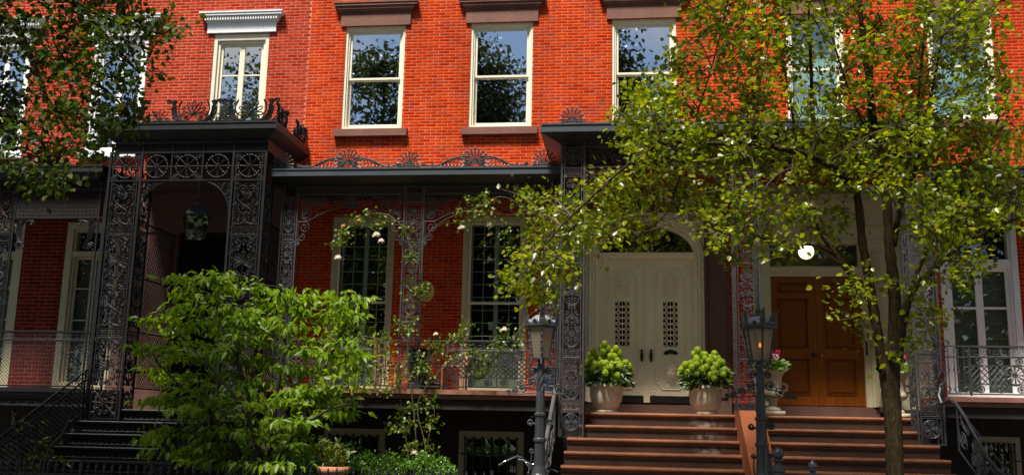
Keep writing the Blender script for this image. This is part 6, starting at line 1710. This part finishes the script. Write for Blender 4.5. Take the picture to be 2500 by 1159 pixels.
grow(sh, crown_clusters(shp, 128, 34, 12, None), YS, .45, nodes, .125, 51, 50, .23, .034, 'point', M_LEAFS, 300, M_STEMD, droop=.55, up=1.1, twig_r=.005)

# ------------------------------------------------ boxwood hedge
hd = thing('hedge', (-4.1, -3.2, 0), 'clipped boxwood hedge in front of the basement windows', 'hedge')
g = np.random.default_rng(8)
def hedge_pts(n, x0, x1, y0, y1, z0, zt):
    side = g.uniform(size=n); P = np.zeros((n, 3)); Nn = np.zeros((n, 3))
    P[:, 0] = g.uniform(x0, x1, n); top = side < .5
    P[top, 1] = g.uniform(y0, y1, top.sum()); P[top, 2] = zt; Nn[top, 2] = 1
    fr = ~top; P[fr, 1] = y0; P[fr, 2] = g.uniform(z0, zt, fr.sum()); Nn[fr, 1] = -1
    bump = .05*np.sin(P[:, 0]*7+P[:, 1]*5)+.04*np.sin(P[:, 0]*15.3+P[:, 2]*9)+g.normal(size=n)*.035
    P += Nn*bump[:, None]
    e = np.minimum(P[:, 0]-x0, x1-P[:, 0]); P[top, 2] -= np.maximum(0, .18-e[top])*.8
    return P, Nn
P, Nn = hedge_pts(13000, -5.62, -2.46, -3.62, -2.95, .25, 1.02)
foliage('foliage', P, g.normal(size=P.shape)+Nn*.8, Nn+g.normal(size=P.shape)*.5, g.uniform(.028, .05, len(P)), 'small', M_LEAFH, hd, 0, 3)
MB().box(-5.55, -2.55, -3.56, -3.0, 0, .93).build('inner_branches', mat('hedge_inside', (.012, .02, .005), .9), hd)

# ------------------------------------------------ climbing rose
YRo = -1.5
ro = thing('climbing_rose', (*at(1015, 1150, YRo)[:2], 0), 'climbing rose with thin stems and pale blossoms on the grey porch', 'climbing plant')
tk = MB()
L = [limb(tk, [(1030, 1330, 1.86), (1018, 1110, 1.86), (1010, 1000, 1.61), (995, 880, 1.49), (1005, 760, 1.24), (1020, 640, 1.24), (1045, 570, 0.99), (1100, 530, 0.87), (1170, 505, 0.74)], YRo, 5, 5),
     limb(tk, [(1035, 1330, 1.86), (1040, 1110, 1.61), (1020, 1010, 1.49), (1030, 960, 1.24), (1080, 900, 1.24), (1150, 870, 0.99), (1230, 850, 0.81)], YRo, 5, 5),
     limb(tk, [(1025, 1330, 1.86), (990, 1060, 1.49), (975, 960, 1.24), (960, 880, 0.99), (930, 830, 0.87), (880, 820, 0.74)], YRo, 5, 5),
     limb(tk, [(1012, 700, 1.24), (1000, 600, 1.12), (970, 540, 0.93), (920, 520, 0.81), (860, 545, 0.74), (830, 600, 0.62)], YRo, 5, 5),
     limb(tk, [(1040, 1110, 1.49), (1050, 1050, 1.24), (1060, 1000, 1.12), (1020, 950, 0.99)], YRo, 5, 4),
     limb(tk, [(1170, 505, 0.87), (1220, 480, 0.74), (1270, 500, 0.68), (1300, 540, 0.62)], YRo, 5, 4),
     limb(tk, [(1020, 950, 1.24), (1060, 860, 1.12), (1110, 830, 0.93), (1180, 820, 0.81), (1250, 830, 0.62)], YRo, 5, 4)]
tk.build('stem', M_STEM, ro)
nodes = [p for l in L for p in l]
cl = [(x+rng.uniform(-14, 14), y+rng.uniform(-12, 12)) for x, y in [(870, 540), (900, 530), (930, 545), (850, 565), (960, 535), (835, 605), (845, 580), (920, 560), (985, 550), (1150, 490), (1170, 500), (1190, 520), (1200, 500), (1140, 540), (1210, 540), (1160, 525), (1180, 490), (1275, 465), (1290, 480), (1130, 515),
      (1010, 620), (990, 628), (1000, 690), (1020, 700), (1015, 720), (990, 740), (1030, 685), (870, 830), (900, 830), (930, 815), (960, 800), (990, 800), (1010, 780), (880, 850), (915, 850), (940, 840), (1070, 830), (1100, 830), (1120, 815), (1150, 810), (1060, 850), (1085, 845), (1140, 835), (1165, 850), (1040, 870), (1010, 900), (1030, 890), (1000, 880), (1060, 905), (1180, 905), (1190, 880), (1170, 915), (1130, 870), (1110, 880), (1230, 840), (1250, 830), (1210, 850),
      (950, 870), (960, 900), (930, 900), (970, 930), (940, 940), (910, 940), (960, 960), (880, 920), (1060, 990), (1030, 1000), (1020, 1020), (1000, 1010), (980, 1040), (960, 1050), (1040, 1030), (1060, 1025), (1000, 1060), (1020, 1090), (980, 1100), (960, 1105), (1030, 1110), (1000, 1105), (1050, 1090), (970, 1000), (1140, 800), (1240, 800), (1255, 810), (1345, 735), (1350, 745), (1220, 560), (800, 880), (820, 900), (850, 890)]]
grow(ro, cl, YRo, .14, nodes, .056, 61, 26, .11, .085, 'round', M_LEAFR, 120, M_STEM, droop=.2, up=.5, twig_r=.003)
def rose(c, r, m, g):
    P, D, N = [], [], []
    for k in range(34):
        a = k*2.4; t = k/33; e = PI/2*(1-t*1.1)
        d = np.array([math.cos(a)*math.cos(e), math.sin(a)*math.cos(e), math.sin(e)]); P.append(np.array(c)+d*r*.25); D.append(d+g.normal(size=3)*.1); N.append(np.array([-d[0]*d[2], -d[1]*d[2], 1.2]))
    foliage('rose_bloom', P, D, N, np.full(34, r), 'round', m, ro, 0, 5)
g = np.random.default_rng(14)
for (x, y, r, m_) in [(825, 631, .055, M_PETW), (919, 576, .06, M_PETW), (930, 590, .05, M_PETW), (1128, 558, .055, M_PETW), (1197, 552, .055, M_PETW), (1231, 806, .05, M_PETW), (1340, 739, .05, M_PETW), (1012, 1107, .06, M_PETW), (1064, 817, .04, M_PETW), (838, 553, .032, M_PETP), (875, 539, .03, M_PETP), (1205, 490, .035, M_PETP), (1195, 575, .035, M_PETP), (725, 942, .03, M_PETP), (1330, 668, .03, M_PETW)]:
    rose(at(x, y, YRo-.12), r, m_, g)

# ------------------------------------------------ creeper by the iron stoop
iv = thing('creeper', (-9.7, -3.3, 0), 'leafy creeper growing through the black lattice rail at the lower left', 'climbing plant')
tk = MB(); L = [limb(tk, [(60, 1330, 3), (50, 1159, 2.4), (40, 1060, 2), (30, 1000, 1.5)], -3.2, 5, 4), limb(tk, [(90, 1330, 3), (110, 1120, 2), (150, 1060, 1.6), (170, 1020, 1)], -3.2, 5, 4)]
tk.build('stem', M_STEM, iv)
cl = [(20, 1085), (50, 1100), (95, 1075), (30, 1120), (75, 1130), (110, 1110), (10, 1140), (90, 1145), (45, 1030), (100, 1045), (140, 1120)]
grow(iv, cl, -2.9, .2, [p for l in L for p in l], .085, 71, 15, .14, .10, 'point', M_LEAFR, 60, M_STEM, droop=.3, up=.6, twig_r=.003)

# ================================================================== park trees across the street (seen in the window panes)
def park_tree(x, y, h, r, label, seed, nl=20000, ls=(.13, .25), grp='park trees across the street'):
    t = thing('park_tree', (x, y, 0), label, 'tree', grp)
    g = np.random.default_rng(seed); tk = MB()
    tk.tube([(x, y, -.1), (x+.1, y, h*.25), (x-.1, y, h*.5), (x+.1, y, h*.75), (x, y, h*.96)], [.34, .28, .2, .12, .03], 8)
    cs = []
    for k in range(80):
        a = g.uniform(0, 2*PI); e = g.uniform(.16, 1.0); rr_ = r*math.sin(PI*min(1, (1.08-e)*1.1+.04)**.8)*g.uniform(.35, 1)
        c = np.array([x+rr_*math.cos(a), y+rr_*math.sin(a), h*e]); cs.append(c)
        tk.tube([(x, y, max(1.5, h*e-rr_*.7)), tuple(c)], [.06, .015], 4)
    tk.build('trunk', M_BARK, t)
    P = np.concatenate([c+g.normal(size=(nl//80, 3))*np.array([.62, .62, .48]) for c in cs])
    n = len(P)
    foliage('crown', P, g.normal(size=(n, 3)), np.array([0, 0, .7])+g.normal(size=(n, 3))*.7, g.uniform(*ls, n), 'round', M_LEAFP, t, 0, seed)
for i, (x, y, h, r, lb) in enumerate([(-12.3, -29, 19.2, 3.9, 'tall leafy park tree across the street, mirrored in the left sash window'), (-7.5, -30, 20.6, 2.2, 'slim park tree across the street, mirrored in the middle sash window'), (-19.5, -28, 18.6, 4.5, 'broad park tree across the street, mirrored in the white casement'),
                                       (-1.5, -28, 21.5, 2.2, 'narrow park tree across the street, mirrored in the third sash window'), (9.5, -30, 15.5, 4.5, 'round park tree across the street at the right'), (19, -27, 16, 5, 'far right park tree across the street'), (-29, -28, 17, 5, 'far left park tree across the street'), (4.0, -36, 12.5, 4.0, 'low park tree standing back from the street')]):
    park_tree(x, y, h, r, lb, 100+i)

for i in range(9):  # unseen back row, added to keep low sky light out of the porches
    park_tree(-36+9*i+(i % 3)*.7, -39-(i % 2)*3, 16.5+(i % 3)*.5, 5.6, 'tree of the dense back row inside the park', 200+i, 5200, (.30, .55), 'added back row of park trees')
hg = np.random.default_rng(77); n = 16000  # unseen shrubbery, added to block the lowest band of sky
P = np.stack([hg.uniform(-45, 45, n), -23.2+hg.normal(size=n)*.7, 4.3*hg.uniform(0, 1, n)**.8], 1); P[:, 2] *= .8+.25*np.sin(P[:, 0]*.7)*np.sin(P[:, 0]*.31)
sb = foliage('added_shrubbery', P, hg.normal(size=(n, 3)), np.array([0, .3, .7])+hg.normal(size=(n, 3))*.7, hg.uniform(.16, .34, n), 'round', M_LEAFP, None, 0, 5)
tag(sb, 'unseen dense shrubbery added along the park edge to block low sky', 'shrubbery', None, 'stuff')
